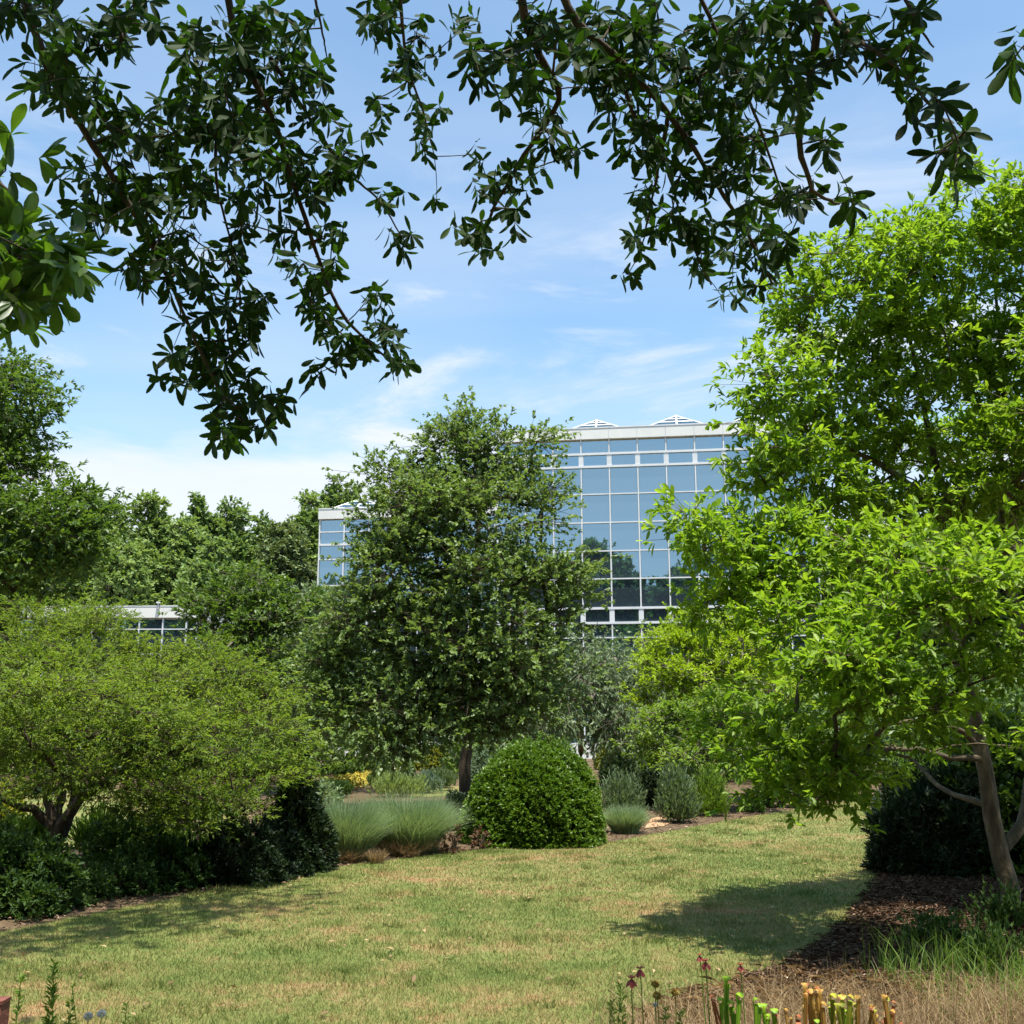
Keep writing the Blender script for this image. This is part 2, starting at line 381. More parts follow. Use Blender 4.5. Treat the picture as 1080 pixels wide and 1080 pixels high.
def sstep(v, a, b):
    n = ns.new('ShaderNodeMapRange'); n.interpolation_type = 'SMOOTHSTEP'; ln.new(v, n.inputs[0]); n.inputs[1].default_value = a; n.inputs[2].default_value = b; return n.outputs[0]
z = sep.outputs[2]; xx = sep.outputs[0]
na = vnoise(vmap((1, 1, 3.2), (.3, .1, 0)), 3.0, 6, .55, .2)
edge = math_('SUBTRACT', math_('ADD', .285, math_('MULTIPLY', math_('SUBTRACT', na, .5), .22)), math_('MULTIPLY', math_('MULTIPLY', xx, .14), sstep(xx, -.4, .2)))
edge = math_('SUBTRACT', edge, math_('MULTIPLY', math_('ABSOLUTE', math_('ADD', xx, .19)), .14))
bank = sstep(math_('SUBTRACT', edge, z), -.012, .05)
nb_ = vnoise(vmap((1, 1, 4.5), (2.3, .7, .4), (0, .15, 0)), 3.6, 9, .62, .5)
fade = sstep(z, .56, .34)
wisp = math_('MULTIPLY', math_('MULTIPLY', sstep(nb_, .47, .70), fade), .8)
nc = vnoise(vmap((1, 1, 6), (5., 1.7, .4)), 1.4, 3, .5)
veil = math_('MULTIPLY', sstep(nc, .35, .75), math_('MULTIPLY', sstep(z, .8, .2), .42))
fac = math_('MAXIMUM', math_('MULTIPLY', bank, .93), math_('ADD', wisp, veil), clamp=True)
mixc = ns.new('ShaderNodeMix'); mixc.data_type = 'RGBA'; ln.new(fac, mixc.inputs[0])
tint = ns.new('ShaderNodeMix'); tint.data_type = 'RGBA'; tint.blend_type = 'MULTIPLY'; tint.inputs[0].default_value = 1
ln.new(sky.outputs[0], tint.inputs[6]); tint.inputs[7].default_value = (.88, 1.04, 1.02, 1)
ln.new(tint.outputs[2], mixc.inputs[6])
nd2 = vnoise(vmap((1, 1, 5), (1, 4, 2)), 5, 6, .6)
cc_ = ns.new('ShaderNodeMix'); cc_.data_type = 'RGBA'; ln.new(nd2, cc_.inputs[0])
SKYS = .135
cc_.inputs[6].default_value = (3.4, 3.65, 4.1, 1); cc_.inputs[7].default_value = (4.0, 4.2, 4.5, 1)
ln.new(cc_.outputs[2], mixc.inputs[7])
bg = ns.new('ShaderNodeBackground'); bg.inputs['Strength'].default_value = SKYS; ln.new(mixc.outputs[2], bg.inputs[0])
wo = ns.new('ShaderNodeOutputWorld'); ln.new(bg.outputs[0], wo.inputs[0])
sl = bpy.data.lights.new('sun', 'SUN'); sl.energy = 4.8; sl.angle = math.radians(.53); sl.color = (1, .96, .88)
so = bpy.data.objects.new('sun', sl); COL.objects.link(so); so.location = (0, 0, 40)
so.rotation_euler = Vector([float(v) for v in SUN]).to_track_quat('Z', 'Y').to_euler()
SC.view_settings.view_transform = 'Standard'; SC.view_settings.look = 'None'; SC.view_settings.exposure = .9; SC.view_settings.gamma = 1

# ------------------------------------------------------------------ ground
def sheet(name, pts, z, mat, label=None, kind='structure'):
    g = Geo(); pts = np.asarray(pts, float)
    V = np.c_[pts[:, 0], pts[:, 1], np.full(len(pts), z)]
    g.add(V, np.arange(len(V))[None]); o = make(name, g, mat); tag(o, label, None, None, kind); return o
gg = Geo(); gg.add([(-900, -900, 0), (900, -900, 0), (900, 900, 0), (-900, 900, 0)], [[0, 1, 2, 3]])
tag(make('ground', gg, M['mulch']), None, None, None, 'structure')
def rough_edge(pts, amp=.05, step=.15):
    out = []
    for i in range(len(pts)-1):
        a, b = np.array(pts[i][:2]), np.array(pts[i+1][:2]); l = np.linalg.norm(b-a); n = max(1, int(l/step)) if l < 14 else 3
        for k in range(n): out.append(a+(b-a)*k/n+R.normal(size=2)*amp*(.6 if n > 3 else 0))
    out.append(np.array(pts[-1][:2]))
    return np.array(out)
edge_px = [(-260, 1010), (-120, 998), (0, 984), (60, 972), (130, 958), (200, 944), (270, 930), (335, 918), (385, 911), (440, 904), (500, 897), (570, 894), (640, 889), (690, 880), (750, 869), (800, 860), (850, 852), (900, 845), (935, 840),
           (955, 850), (958, 868), (952, 886), (938, 905), (915, 940), (890, 972), (860, 998), (820, 1018), (770, 1036), (720, 1052), (680, 1072), (650, 1110)]
LAWN = [G(*p) for p in edge_px]+[np.array([.4, 4.2, 0]), np.array([-.5, 1, 0]), np.array([-1.5, -6, 0]), np.array([-14, -6, 0]), np.array([-12, 5, 0]), G(-260, 1010)]
LAWN = rough_edge(LAWN, .04)
sheet('lawn', LAWN[:-1], .006, M['lawn'])
LAWN2 = [(-16, 14.2), (-9, 14.6), (-5.4, 15.2), (-4.2, 17), (-5.0, 21), (-6, 26), (-14, 32), (-30, 30)]
LAWN2r = rough_edge(LAWN2+[LAWN2[0]], .05); sheet('lawn', LAWN2r[:-1], .006, M['lawn'])
LAWN3 = [G(430, 842)[:2], G(500, 838)[:2], G(600, 836)[:2], G(610, 828)[:2], G(520, 827)[:2], G(440, 832)[:2]]
sheet('lawn', LAWN3, .006, M['lawn'])
PATH = [G(368, 830), G(412, 824), G(440, 808), G(456, 800.5), G(434, 800.5), G(404, 807), G(380, 816)]
sheet('garden_path', [p[:2] for p in PATH], .010, M['pathm'])
sheet('back_lawn', [(-200, -20), (-60, -12), (60, -12), (200, -20), (200, -200), (-200, -200)], .008, M['lawn'])
def inpoly(pts, poly):
    x, y = pts[:, 0], pts[:, 1]; ins = np.zeros(len(pts), bool); n = len(poly); j = n-1
    for i in range(n):
        xi, yi = poly[i][0], poly[i][1]; xj, yj = poly[j][0], poly[j][1]
        c = ((yi > y) != (yj > y)) & (x < (xj-xi)*(y-yi)/(yj-yi+1e-12)+xi); ins ^= c; j = i
    return ins
def inview(p, m=40):
    q = proj(np.c_[p[:, :2], np.zeros(len(p))]); return (q[:, 0] > -m) & (q[:, 0] < 1080+m) & (q[:, 1] < 1080+m)
def samp(n, x0, x1, y0, y1): return np.c_[R.uniform(x0, x1, n), R.uniform(y0, y1, n)]
def blade_tris(geo, p, h, wd, tone, lean=.45, z0=0.):
    n = len(p); a = R.uniform(0, 2*PI, n); b = R.uniform(0, 2*PI, n)
    base = np.c_[p[:, :2], np.full(n, z0)]; o = np.c_[np.cos(a), np.sin(a), np.zeros(n)]*(wd/2)[:, None]
    tip = base+np.c_[np.cos(b)*h*lean*R.random(n)*1.6, np.sin(b)*h*lean*R.random(n)*1.6, h*R.uniform(.6, 1.1, n)]
    V = np.stack([base-o, base+o, tip], 1); geo.add(V.reshape(-1, 3), np.arange(n*3).reshape(-1, 3), tone)
lg = Geo()
for (y0, y1, d, h, wd) in [(4.6, 8, 6500, .035, .006), (8, 11, 3600, .035, .008), (11, 16, 1900, .035, .011), (16, 26, 800, .035, .016)]:
    x0, x1 = -.55*y1, .55*y1; n = int((x1-x0)*(y1-y0)*d); p = samp(n, x0, x1, y0, y1); p = p[inview(p)]
    p = p[inpoly(p, LAWN)]; k = len(p)
    blade_tris(lg, p, h*R.uniform(.5, 1.25, k), np.full(k, wd), R.random(k), .7)
# taller uneven tufts and edge grass
for _ in range(260):
    c = samp(1, -4, 5, 5.2, 20)[0]
    if not inpoly(c[None], LAWN)[0]: continue
    k = 90; p = c+R.normal(size=(k, 2))*R.uniform(.05, .16); blade_tris(lg, p, R.uniform(.035, .07, k), np.full(k, .006+.0004*c[1]), R.uniform(0, .45, k), .6)
tag(make('grass', lg, M['blade']), 'short mown grass of the lawn, green with straw coloured patches', 'grass', None, 'stuff')
lg2 = Geo(); p = samp(24000, -20, -3.5, 14, 32); p = p[inpoly(p, LAWN2)]; p = p[inview(p)]
blade_tris(lg2, p, R.uniform(.03, .06, len(p)), np.full(len(p), .016), R.random(len(p)), .6)
tag(make('grass', lg2, M['blade']), 'sunlit strip of lawn grass seen behind the left multi stemmed tree', 'grass', None, 'stuff')
lf = Geo(); p = samp(900, -5, 8, 4.8, 20); p = p[inpoly(p, LAWN)]; k = len(p)
leaves(lf, np.c_[p, np.full(k, .035)], unit(np.c_[R.normal(size=(k, 2)), R.normal(size=k)*.2]), unit(np.c_[R.normal(size=(k, 2))*.3, np.ones(k)]), R.uniform(.04, .075, k), R.uniform(.02, .032, k), R.random(k), 'dia')
tag(make('fallen_leaves', lf, M['straw']), 'scattered dry fallen leaves lying on the lawn', 'fallen leaves', None, 'stuff')
# bark chips / dead leaves on the beds
cg = Geo(); p = samp(60000, -7, 8, 4.2, 24); p = p[inview(p)]; p = p[~inpoly(p, LAWN)]; keep = R.random(len(p)) < np.clip(9/p[:, 1], 0, 1)**.6; p = p[keep]; k = len(p)
leaves(cg, np.c_[p, R.uniform(.005, .03, k)], unit(np.c_[R.normal(size=(k, 2)), R.normal(size=k)*.25]), unit(np.c_[R.normal(size=(k, 2))*.4, np.ones(k)]),
       R.uniform(.025, .08, k), R.uniform(.01, .03, k), (R.random(k)**1.3), 'dia')
p = samp(90000, 1.0, 7.0, 5.2, 14); p = p[inview(p)]; p = p[~inpoly(p, LAWN)]; k = len(p)
leaves(cg, np.c_[p, R.uniform(.005, .035, k)], unit(np.c_[R.normal(size=(k, 2)), R.normal(size=k)*.2]), unit(np.c_[R.normal(size=(k, 2))*.4, np.ones(k)]), R.uniform(.03, .10, k), R.uniform(.004, .012, k), (R.random(k)**1.2), 'dia')
tag(make('mulch_chips', cg, M['chip']), 'loose brown bark chips and dead leaves on the garden beds', 'mulch', None, 'stuff')

# ------------------------------------------------------------------ the glass conservatory
TH = math.radians(8.0)
U = np.array([math.cos(TH), -math.sin(TH), 0]); N = np.array([-math.sin(TH), -math.cos(TH), 0]); ZZ = np.array([0, 0, 1.])
ROT = np.stack([U, -N, ZZ], 1)
def facade(root, O, cols, zs, pane_rows, depth, top, fascia, skyl, rowset, tilt=.0022, maxp=100):
    """O: left base corner; cols: u positions of mullions; zs: transom heights (top first)"""
    def bx(g, u0, u1, z0, z1, d0, d1):
        c = O+U*(u0+u1)/2+ZZ*(z0+z1)/2+N*(d0+d1)/2; g.box(c, (u1-u0, abs(d1-d0), z1-z0), ROT); return g
    uL, uR = cols[0], cols[-1]
    # solid volume behind the glass
    g = Geo(); bx(g, uL+.05, uR-.05, .1, top-.25, -.12, -depth); make('inner_wall', g, M['white'], root)
    g = Geo(); bx(g, uL-.08, uR+.08, top-fascia, top, .16, -depth-.16)
    make('fascia', g, M['white'], root)
    g = Geo(); bx(g, uL-.10, uR+.10, top+.003, top+.07, .18, -depth-.18); make('roof_edge', g, M['frame'], root)
    g = Geo(); bx(g, uL-.04, uR+.04, 0, .72, .06, -depth); make('plinth', g, M['white'], root)
    # fascia joints
    for u in cols[1:-1]:
        g = Geo(); bx(g, u-.012, u+.012, top-fascia+.02, top-.01, .163, .168); make('joint', g, M['roof'], root)
    # mullions / transoms
    for u in cols:
        g = Geo(); bx(g, u-.036, u+.036, .72, top-fascia-.003, -.06, .08); make('mullion', g, M['frame'], root)
    for i, z_ in enumerate(zs[1:]):
        g = Geo(); t = .032 if not (i in rowset) else .06
        bx(g, uL, uR, z_-t, z_+t, -.05, .068 if not (i in rowset) else .10); make('transom', g, M['frame'], root)
    cells = []
    for r in range(len(zs)-1):
        for c in range(len(cols)-1): cells.append((r, c))
    small = Geo(); cnt = 0
    for (r, c) in sorted(cells, key=lambda rc: pane_rows(rc)):
        u0, u1 = cols[c]+.05, cols[c+1]-.05; z1, z0 = zs[r]-.04, zs[r+1]+.04
        a = R.normal()*tilt; b = R.normal()*tilt
        cen = O+U*(u0+u1)/2+ZZ*(z0+z1)/2-N*.03
        n_ = unit(N+U*a+ZZ*b); uu = unit(np.cross(ZZ, n_)); uu = uu if np.dot(uu, U) > 0 else -uu; vv = np.cross(uu, n_); vv = vv if vv[2] > 0 else -vv
        hw, hh = (u1-u0)/2, (z1-z0)/2
        V = [cen-uu*hw-vv*hh, cen+uu*hw-vv*hh, cen+uu*hw+vv*hh, cen-uu*hw+vv*hh]
        if cnt < maxp:
            g = Geo(); g.add(V, [[0, 1, 2, 3]]); make('glass_pane', g, M['glass'], root)
        else: small.add(V, [[0, 1, 2, 3]])
        cnt += 1
    if small.v: o = make('glass_panes', small, M['glass'], root); o['kind'] = 'stuff'
    # vent frames in the narrow rows
    for r in rowset:
        if r+1 >= len(zs): continue
        for c in range(len(cols)-1):
            if c % 1 == 0 and r+1 < len(zs)-0:
                z1, z0 = zs[r+1]-.06, zs[r+2]+.06 if r+2 < len(zs) else zs[r+1]-.5
                if r in (0, 6):
                    g = Geo(); bx(g, cols[c]+.037, cols[c]+.13, z0, z1, -.02, .075); make('vent_jamb', g, M['frame'], root)
                    g = Geo(); bx(g, cols[c+1]-.13, cols[c+1]-.037, z0, z1, -.02, .075); make('vent_jamb', g, M['frame'], root)
    # roof skylights: low glazed pyramids
    for (su, sw, sh, sd) in skyl:
        c = O+U*su+ZZ*(top+.10)-N*(sd/2+.2)
        b = [c-U*sw/2-N*sd/2*-1, c+U*sw/2-N*sd/2*-1, c+U*sw/2-N*sd/2, c-U*sw/2-N*sd/2]; ap = c+ZZ*sh
        g = Geo()
        for i in range(4): g.add([b[i], b[(i+1) % 4], ap], [[0, 1, 2]])
        sk = make('skylight', g, M['glass'], root)
        fg = Geo()
        for i in range(4):
            fg.tube([b[i]+ZZ*.03, ap+ZZ*.05], .045, 6); fg.tube([b[i]+ZZ*.03, b[(i+1) % 4]+ZZ*.03], .045, 6)
            m_ = (b[i]+b[(i+1) % 4])/2; fg.tube([m_+ZZ*.04, ap+ZZ*.05], .06, 6)
            for t in (.33, .66): fg.tube([b[i]*(1-t)+ap*t+ZZ*.04, b[(i+1) % 4]*(1-t)+ap*t+ZZ*.04], .04, 5)
        make('skylight_frame', fg, M['frame'], root).parent = sk
        bpy.data.objects[-1] if False else None
A0 = P(650, 765, 56); A0[2] = 0
def zat(py, px=650, D=56): return P(px, py, D)[2]
w_ = 1.5*1.02
ks = np.arange(-4, 8); cols = [(k-0.07)*w_ for k in ks]
O = A0+U*cols[0]; cols = [c-cols[0] for c in cols]
ys = [464, 478.5, 492, 521, 551, 581, 610.5, 641.5, 657, 672.5, 702.5, 732.5, 762, 784]
zs = [zat(y) for y in ys]; zs[-1] = .75
root = thing('conservatory', 'tall white framed glass conservatory with blue reflecting panes, rising behind the central tree', 'building', O)
def prio(rc):
    r, c = rc; return -(3 if 2 <= c <= 8 else 0)+r*.1
facade(root, O, cols, zs, prio, 22, zat(452), zat(452)-zat(463), [(5.4, 2.6, .70, 2.0), (9.8, 2.9, .78, 2.0), (14.0, 2.6, .7, 2.0)], (0, 1, 6, 7))
# side return of the tower, glazed as white framed wall on the left
A1 = P(330, 765, 62.5); A1[2] = 0
nW = 8; colsw = [i*w_*.99 for i in range(nW+1)]
ysw = [548.5, 561.5, 575, 590.5, 618, 646, 673, 700, 727, 755, 780]; zsw = [zat(y, 330, 62.5) for y in ysw]; zsw[-1] = .75
wing = thing('conservatory_wing', 'lower white framed glass wing left of the tall conservatory, mostly hidden by the central tree', 'building', A1)
facade(wing, A1, colsw, zsw, lambda rc: rc[0]+rc[1]*.1, 18, zat(538, 330, 62.5), zat(538, 330, 62.5)-zat(548, 330, 62.5), [(2.2, 3.0, .8, 2.2), (7, 3.0, .8, 2.2)], (1,), maxp=90)
# long low greenhouse on the left
A2 = P(14, 765, 67); A2[2] = 0
Ub, Nb, RB = U, N, ROT
TH2 = math.radians(1.5); U = np.array([math.cos(TH2), -math.sin(TH2), 0]); N = np.array([-math.sin(TH2), -math.cos(TH2), 0]); ROT = np.stack([U, -N, ZZ], 1)
low = thing('low_glasshouse', 'long low glasshouse with a broad white fascia, behind the spreading olive green tree', 'building', A2)
ysl = [653, 664, 690, 718, 746, 785]; zsl = [zat(y, 110, 67) for y in ysl]; zsl[-1] = .75
wl = (200-14)/1120*67/7.45/1.0
facade(low, A2, [i*1.49 for i in range(8)]+[7.45*1.49], zsl, lambda rc: rc[0], 12, zat(640.5, 110, 67), zat(640.5, 110, 67)-zat(652, 110, 67), [], ())
U, N, ROT = Ub, Nb, RB
g = Geo(); q = P(167, 636, 66.5); g.tube([q-[0, 0, .35], q+[0, 0, 0]], .04, 8); g.box(q+np.array([0, 0, .03]), (.22, .2, .08)); make('roof_vent', g, M['frame'], low)

# ------------------------------------------------------------------ main trees
def S(*pts): return [P(*p) for p in pts]
# right foreground tree
bs = [(1005, 270, 75, 60, 10), (940, 270, 60, 45, 9.5), (1065, 255, 50, 60, 10), (880, 330, 75, 55, 9.6), (1060, 380, 70, 70, 10.4), (818, 400, 46, 42, 9.2), (885, 425, 70, 50, 10), (960, 370, 80, 60, 10.2),
      (812, 482, 36, 30, 9), (850, 490, 50, 34, 9.4), (768, 560, 42, 20, 8.6), (830, 580, 65, 38, 8.9), (925, 590, 75, 36, 8.5), (1040, 600, 70, 40, 8.1), (780, 625, 42, 26, 9), (850, 650, 75, 48, 8.5),
      (955, 670, 85, 52, 7.9), (1062, 690, 40, 40, 8), (845, 735, 60, 42, 8.2), (930, 750, 70, 36, 7.8), (795, 790, 42, 30, 8.5), (850, 805, 52, 34, 8.3), (905, 815, 36, 20, 8.4), (1075, 470, 40, 60, 9.6),
      (985, 470, 50, 36, 11.2), (720, 548, 16, 10, 8.5), (1000, 205, 22, 22, 9.6), (1055, 200, 24, 22, 9.6), (1095, 790, 24, 40, 8.6), (860, 285, 34, 30, 9.3), (755, 585, 34, 14, 8.7),
      (905, 480, 55, 36, 10.4), (945, 530, 60, 34, 10), (1030, 520, 60, 36, 10), (820, 832, 34, 14, 8.3), (880, 838, 40, 12, 8.3), (765, 765, 26, 22, 8.7), (745, 640, 24, 18, 9), (1000, 620, 60, 40, 7.6), (900, 700, 60, 36, 7.6), (985, 745, 40, 16, 8.4), (805, 500, 38, 28, 9.3), (845, 535, 44, 28, 9.5), (795, 545, 40, 24, 9.0), (865, 460, 50, 30, 9.8), (795, 440, 24, 18, 9.1), (740, 572, 26, 12, 8.7), (820, 600, 44, 26, 8.8), (905, 530, 40, 26, 9.8)]
bl = [blob(b[0]+9, b[1], b[2]*.86, b[3]*.84, b[4], rd=max(.25, (b[2]+b[3])/2*pxm(b[4], b[1])*.95)) for b in bs]
bl += [(5.8, 8.8, 4.6, 1.4, 1.4, 1.2, .6), (6.2, 10.2, 5.4, 1.5, 1.5, 1.2, .6), (5.5, 7.2, 3.9, 1.05, 1.1, .9, .6), (7.2, 8, 4.6, 1.4, 1.5, 1.2, .5), (5.9, 11.6, 4.4, 1.2, 1.2, 1., .5)]  # off-frame crown added to shade the trunk and the right bed
base = G(1066, 966); Db = base[1]
st = [([base-[0, 0, .1]]+S((1058, 930, Db), (1050, 880, Db), (1040, 825, Db), (1030, 770, Db), (1016, 710, Db), (1000, 640, Db), (1010, 560, Db+.3), (985, 470, Db+.5), (968, 400, Db+.6), (950, 320, Db+.5)), .092, .014, .35),
      (S((1052, 900, Db), (1074, 872, Db+.1), (1090, 820, Db+.2), (1088, 700, Db+.2), (1062, 600, Db+.4), (1052, 500, Db+.7), (1055, 400, Db+.8), (1045, 260, Db+.6)), .065, .012, .5),
      (S((1034, 790, Db), (1012, 770, Db-.2), (975, 762, Db-.4), (940, 763, Db-.6), (880, 770, Db-.8)), .03, .010, .4),
      (S((1040, 800, Db), (1000, 798, Db-.2), (960, 790, Db-.5), (900, 788, Db-.8), (850, 780, Db-.9)), .032, .010, .4),
      (S((1046, 850, Db), (1010, 840, Db+.3), (985, 825, Db+.6), (960, 800, Db+.9), (920, 790, Db+.8)), .03, .012, .4),
      (S((1005, 660, Db), (960, 610, Db-.2), (900, 590, Db-.2), (830, 570, Db-.3), (760, 560, Db-.5)), .035, .008, .3),
      (S((1008, 570, Db), (960, 510, Db), (890, 470, Db+.2), (830, 420, Db+.1), (800, 400, Db)), .035, .008, .3)]
crown_tree('bay_tree', 'large fresh green tree with leaning forked trunk at the right edge of the lawn', 'tree', base, st, bl, M['right'], M['barkl'], dens=9, cr=.29, nsp=12, nleaf=9,
           twig=.13, L=.076, W=.035, shape='hex', droop=.05, up=1.0, flat=.5, spread=1.0, twigr=.003, rend=.0042, shell=.5, low=-.7, rmax=.05)

# central tree
bs = [(485, 480, 34, 40, 22), (540, 480, 38, 40, 22), (438, 505, 30, 34, 21.8), (398, 545, 22, 28, 21.5), (455, 540, 50, 45, 21), (520, 550, 50, 48, 21), (575, 535, 26, 30, 21.6), (384, 590, 28, 24, 21.4), (430, 600, 52, 45, 20.8), (510, 620, 55, 45, 20.6),
      (585, 610, 38, 26, 21.2), (380, 655, 42, 40, 21), (455, 680, 55, 45, 20.6), (535, 680, 55, 42, 20.6), (600, 650, 24, 20, 21.2), (360, 715, 40, 40, 21.2), (430, 740, 55, 36, 20.8), (520, 740, 60, 34, 20.8), (590, 715, 42, 28, 21.2),
      (568, 468, 16, 14, 22), (396, 500, 10, 9, 21.6), (608, 588, 22, 12, 21.2), (500, 445, 20, 12, 22),
      (345, 765, 34, 22, 20.5), (400, 775, 40, 20, 20.3), (440, 772, 30, 14, 20.3), (545, 770, 38, 16, 20.3), (330, 730, 24, 22, 21), (345, 690, 26, 18, 21.2), (620, 625, 16, 10, 21.4), (372, 625, 20, 16, 21.3)]
bl = [blob(485+(b[0]-485)*(.90 if b[0] > 485 else .94), b[1], b[2]*.92, b[3]*.9, b[4]) for b in bs]
base = G(491, 846); Db = base[1]
st = [([base-[0, 0, .1]]+S((491, 820, Db), (492, 780, Db), (495, 720, Db-.3), (500, 640, Db-.6), (505, 560, Db-.7), (510, 480, Db-.5)), .155, .03, .3),
      (S((493, 760, Db), (460, 690, Db-.8), (430, 600, Db-1), (410, 530, Db-1)), .07, .02, .3), (S((496, 720, Db), (540, 660, Db-.8), (570, 580, Db-1)), .06, .02, .3)]
crown_tree('pear_tree', 'tall dense grey green tree with straight dark trunk, left of the clipped dome shrub', 'tree', base, st, bl, M['mid'], M['barkd'], dens=3.0, cr=.62, nsp=25, nleaf=10,
           twig=.2, L=.088, W=.06, shape='dia', droop=.2, up=.9, flat=.6, twigr=.006, rend=.011, shell=.5, low=-.8)

# left spreading olive tree (fine leaflets in layers)
bs = [(20, 690, 60, 20, 12.5), (90, 680, 60, 20, 13.2), (60, 655, 60, 12, 13.8), (60, 740, 70, 24, 12), (150, 700, 55, 24, 13.2), (130, 750, 70, 26, 12), (205, 690, 36, 20, 13.5), (200, 745, 55, 26, 12.6), (265, 740, 42, 22, 13), (290, 780, 34, 22, 12.6),
      (240, 790, 50, 24, 12.2), (170, 790, 60, 22, 11.8), (90, 780, 60, 20, 11.8), (20, 800, 50, 22, 12), (15, 760, 40, 20, 11.8), (210, 830, 40, 18, 11.7), (160, 845, 30, 12, 11.9), (45, 835, 44, 12, 11.9), (305, 800, 20, 14, 12.6), (238, 852, 20, 12, 11.8), (-50, 720, 60, 60, 12.5),
      (205, 850, 28, 14, 11.7),  (60, 705, 80, 24, 12.2), (160, 725, 60, 24, 12.2), (230, 715, 44, 24, 12.8), (110, 770, 70, 22, 11.6), (190, 770, 55, 22, 11.8), (270, 765, 40, 22, 12.2), (5, 730, 60, 22, 10), (75, 735, 60, 20, 10.2), (130, 752, 50, 18, 10.5), (190, 772, 40, 16, 10.8), (-75, 740, 60, 30, 9.6), (240, 792, 30, 14, 11), (140, 815, 50, 16, 11.8), (180, 838, 44, 16, 11.3), (118, 836, 30, 12, 12.3), (155, 858, 36, 12, 11.3), (205, 868, 30, 10, 11.3), (5, 838, 34, 14, 11.4), (228, 848, 36, 16, 11.4), (285, 815, 28, 18, 12), (120, 655, 16, 12, 13), (30, 645, 22, 10, 13), (95, 640, 16, 9, 13.2), (250, 820, 50, 16, 12), (20, 780, 60, 24, 10.6), (85, 815, 50, 12, 10.9), (-40, 800, 60, 26, 10.4)]
bl = [blob(b[0], b[1], b[2]*.82, b[3]*.95, b[4], rd=max(.3, b[2]*pxm(b[4])*.75)) for b in bs]
base = G(56, 909); Db = base[1]
st = [([base-[0, 0, .1]]+S((56, 890, Db), (50, 868, Db), (35, 852, Db-.1), (8, 845, Db-.3), (-20, 820, Db-.4)), .085, .03, .45),
      (S((56, 885, Db), (52, 850, Db), (42, 820, Db), (30, 780, Db)), .075, .02, .5), (S((60, 885, Db), (62, 850, Db+.1), (72, 820, Db+.2), (80, 760, Db+.3), (85, 700, Db+.4)), .07, .02, .5),
      (S((62, 880, Db), (78, 848, Db-.1), (100, 832, Db-.1), (125, 825, Db-.2), (160, 800, Db-.4), (210, 780, Db-.2)), .07, .02, .5), (S((60, 890, Db), (74, 862, Db+.1), (84, 815, Db+.1), (130, 760, Db+.1), (190, 730, Db), (250, 745, Db)), .065, .02, .5)]
crown_tree('spreading_maple', 'low spreading tree with fine layered olive green foliage and a short dark multi stemmed trunk', 'tree', base, st, bl, M['olive'], M['barkd'], dens=6.6, cr=.42, nsp=30, nleaf=10,
           twig=.13, L=.048, W=.017, shape='dia', droop=.1, up=1.5, flat=.32, twigr=.0025, rend=.005, shell=.35, low=-.5, rmax=.06, spread=.8)

# lime maple right of centre
bs = [(745, 660, 42, 18, 25), (700, 672, 16, 10, 25), (790, 668, 18, 12, 25), (715, 690, 40, 20, 24.5), (770, 690, 45, 22, 24.5), (740, 715, 60, 22, 24), (700, 735, 30, 20, 24), (690, 705, 20, 14, 24.5), (800, 720, 40, 30, 24.5)]
base = G(745, 842)
crown_tree('lime_maple', 'bright lime green maple whose domed crown stands in front of the glass facade', 'tree', base, [([base-[0, 0, .1]]+S((745, 800, base[1]), (740, 750, 24), (745, 700, 24)), .09, .03)],
           [blob(*b) for b in bs], M['lime'], M['bark'], dens=4.5, cr=.42, nsp=20, nleaf=8, twig=.16, L=.09, W=.045, shape='dia', up=1.5, flat=.35, spread=.8, rend=.008)
bs = [(700, 765, 26, 18, 22), (745, 760, 45, 22, 22), (735, 795, 40, 18, 21.5), (790, 790, 34, 24, 21.5), (690, 785, 18, 14, 22), (780, 755, 40, 24, 22)]
base = G(738, 838)
crown_tree('green_maple', 'mid green bushy maple below and in front of the lime green crown', 'tree', base, [([base-[0, 0, .1]]+S((738, 810, base[1]), (740, 780, 22)), .06, .03)],
           [blob(*b) for b in bs], M['limeg'], M['bark'], dens=5, cr=.4, nsp=18, nleaf=8, twig=.16, L=.085, W=.045, shape='dia', up=1.2, flat=.4, rend=.008)

# weeping grey green tree behind the dome shrub
bs = [(600, 745, 40, 34, 29), (640, 720, 34, 30, 30), (560, 760, 38, 30, 28.5), (655, 755, 24, 34, 29), (615, 700, 30, 22, 30.5), (572, 776, 20, 12, 28.5), (655, 768, 18, 16, 29), (680, 725, 26, 22, 30), (665, 695, 18, 12, 30.5), (700, 750, 20, 20, 30)]
base = G(612, 815)
crown_tree('weeping_tree', 'weeping grey green tree with hanging twigs just above the clipped dome shrub', 'tree', base, [([base-[0, 0, .1]]+S((612, 780, base[1]), (608, 730, 29.5), (620, 700, 30)), .14, .04)],
           [blob(*b) for b in bs], M['grey'], M['bark'], dens=2.6, cr=.6, nsp=15, nleaf=10, twig=.45, L=.12, W=.05, shape='dia', droop=.9, up=.3, flat=1.1, drop_d=(0, 0, -1.4), rend=.012)
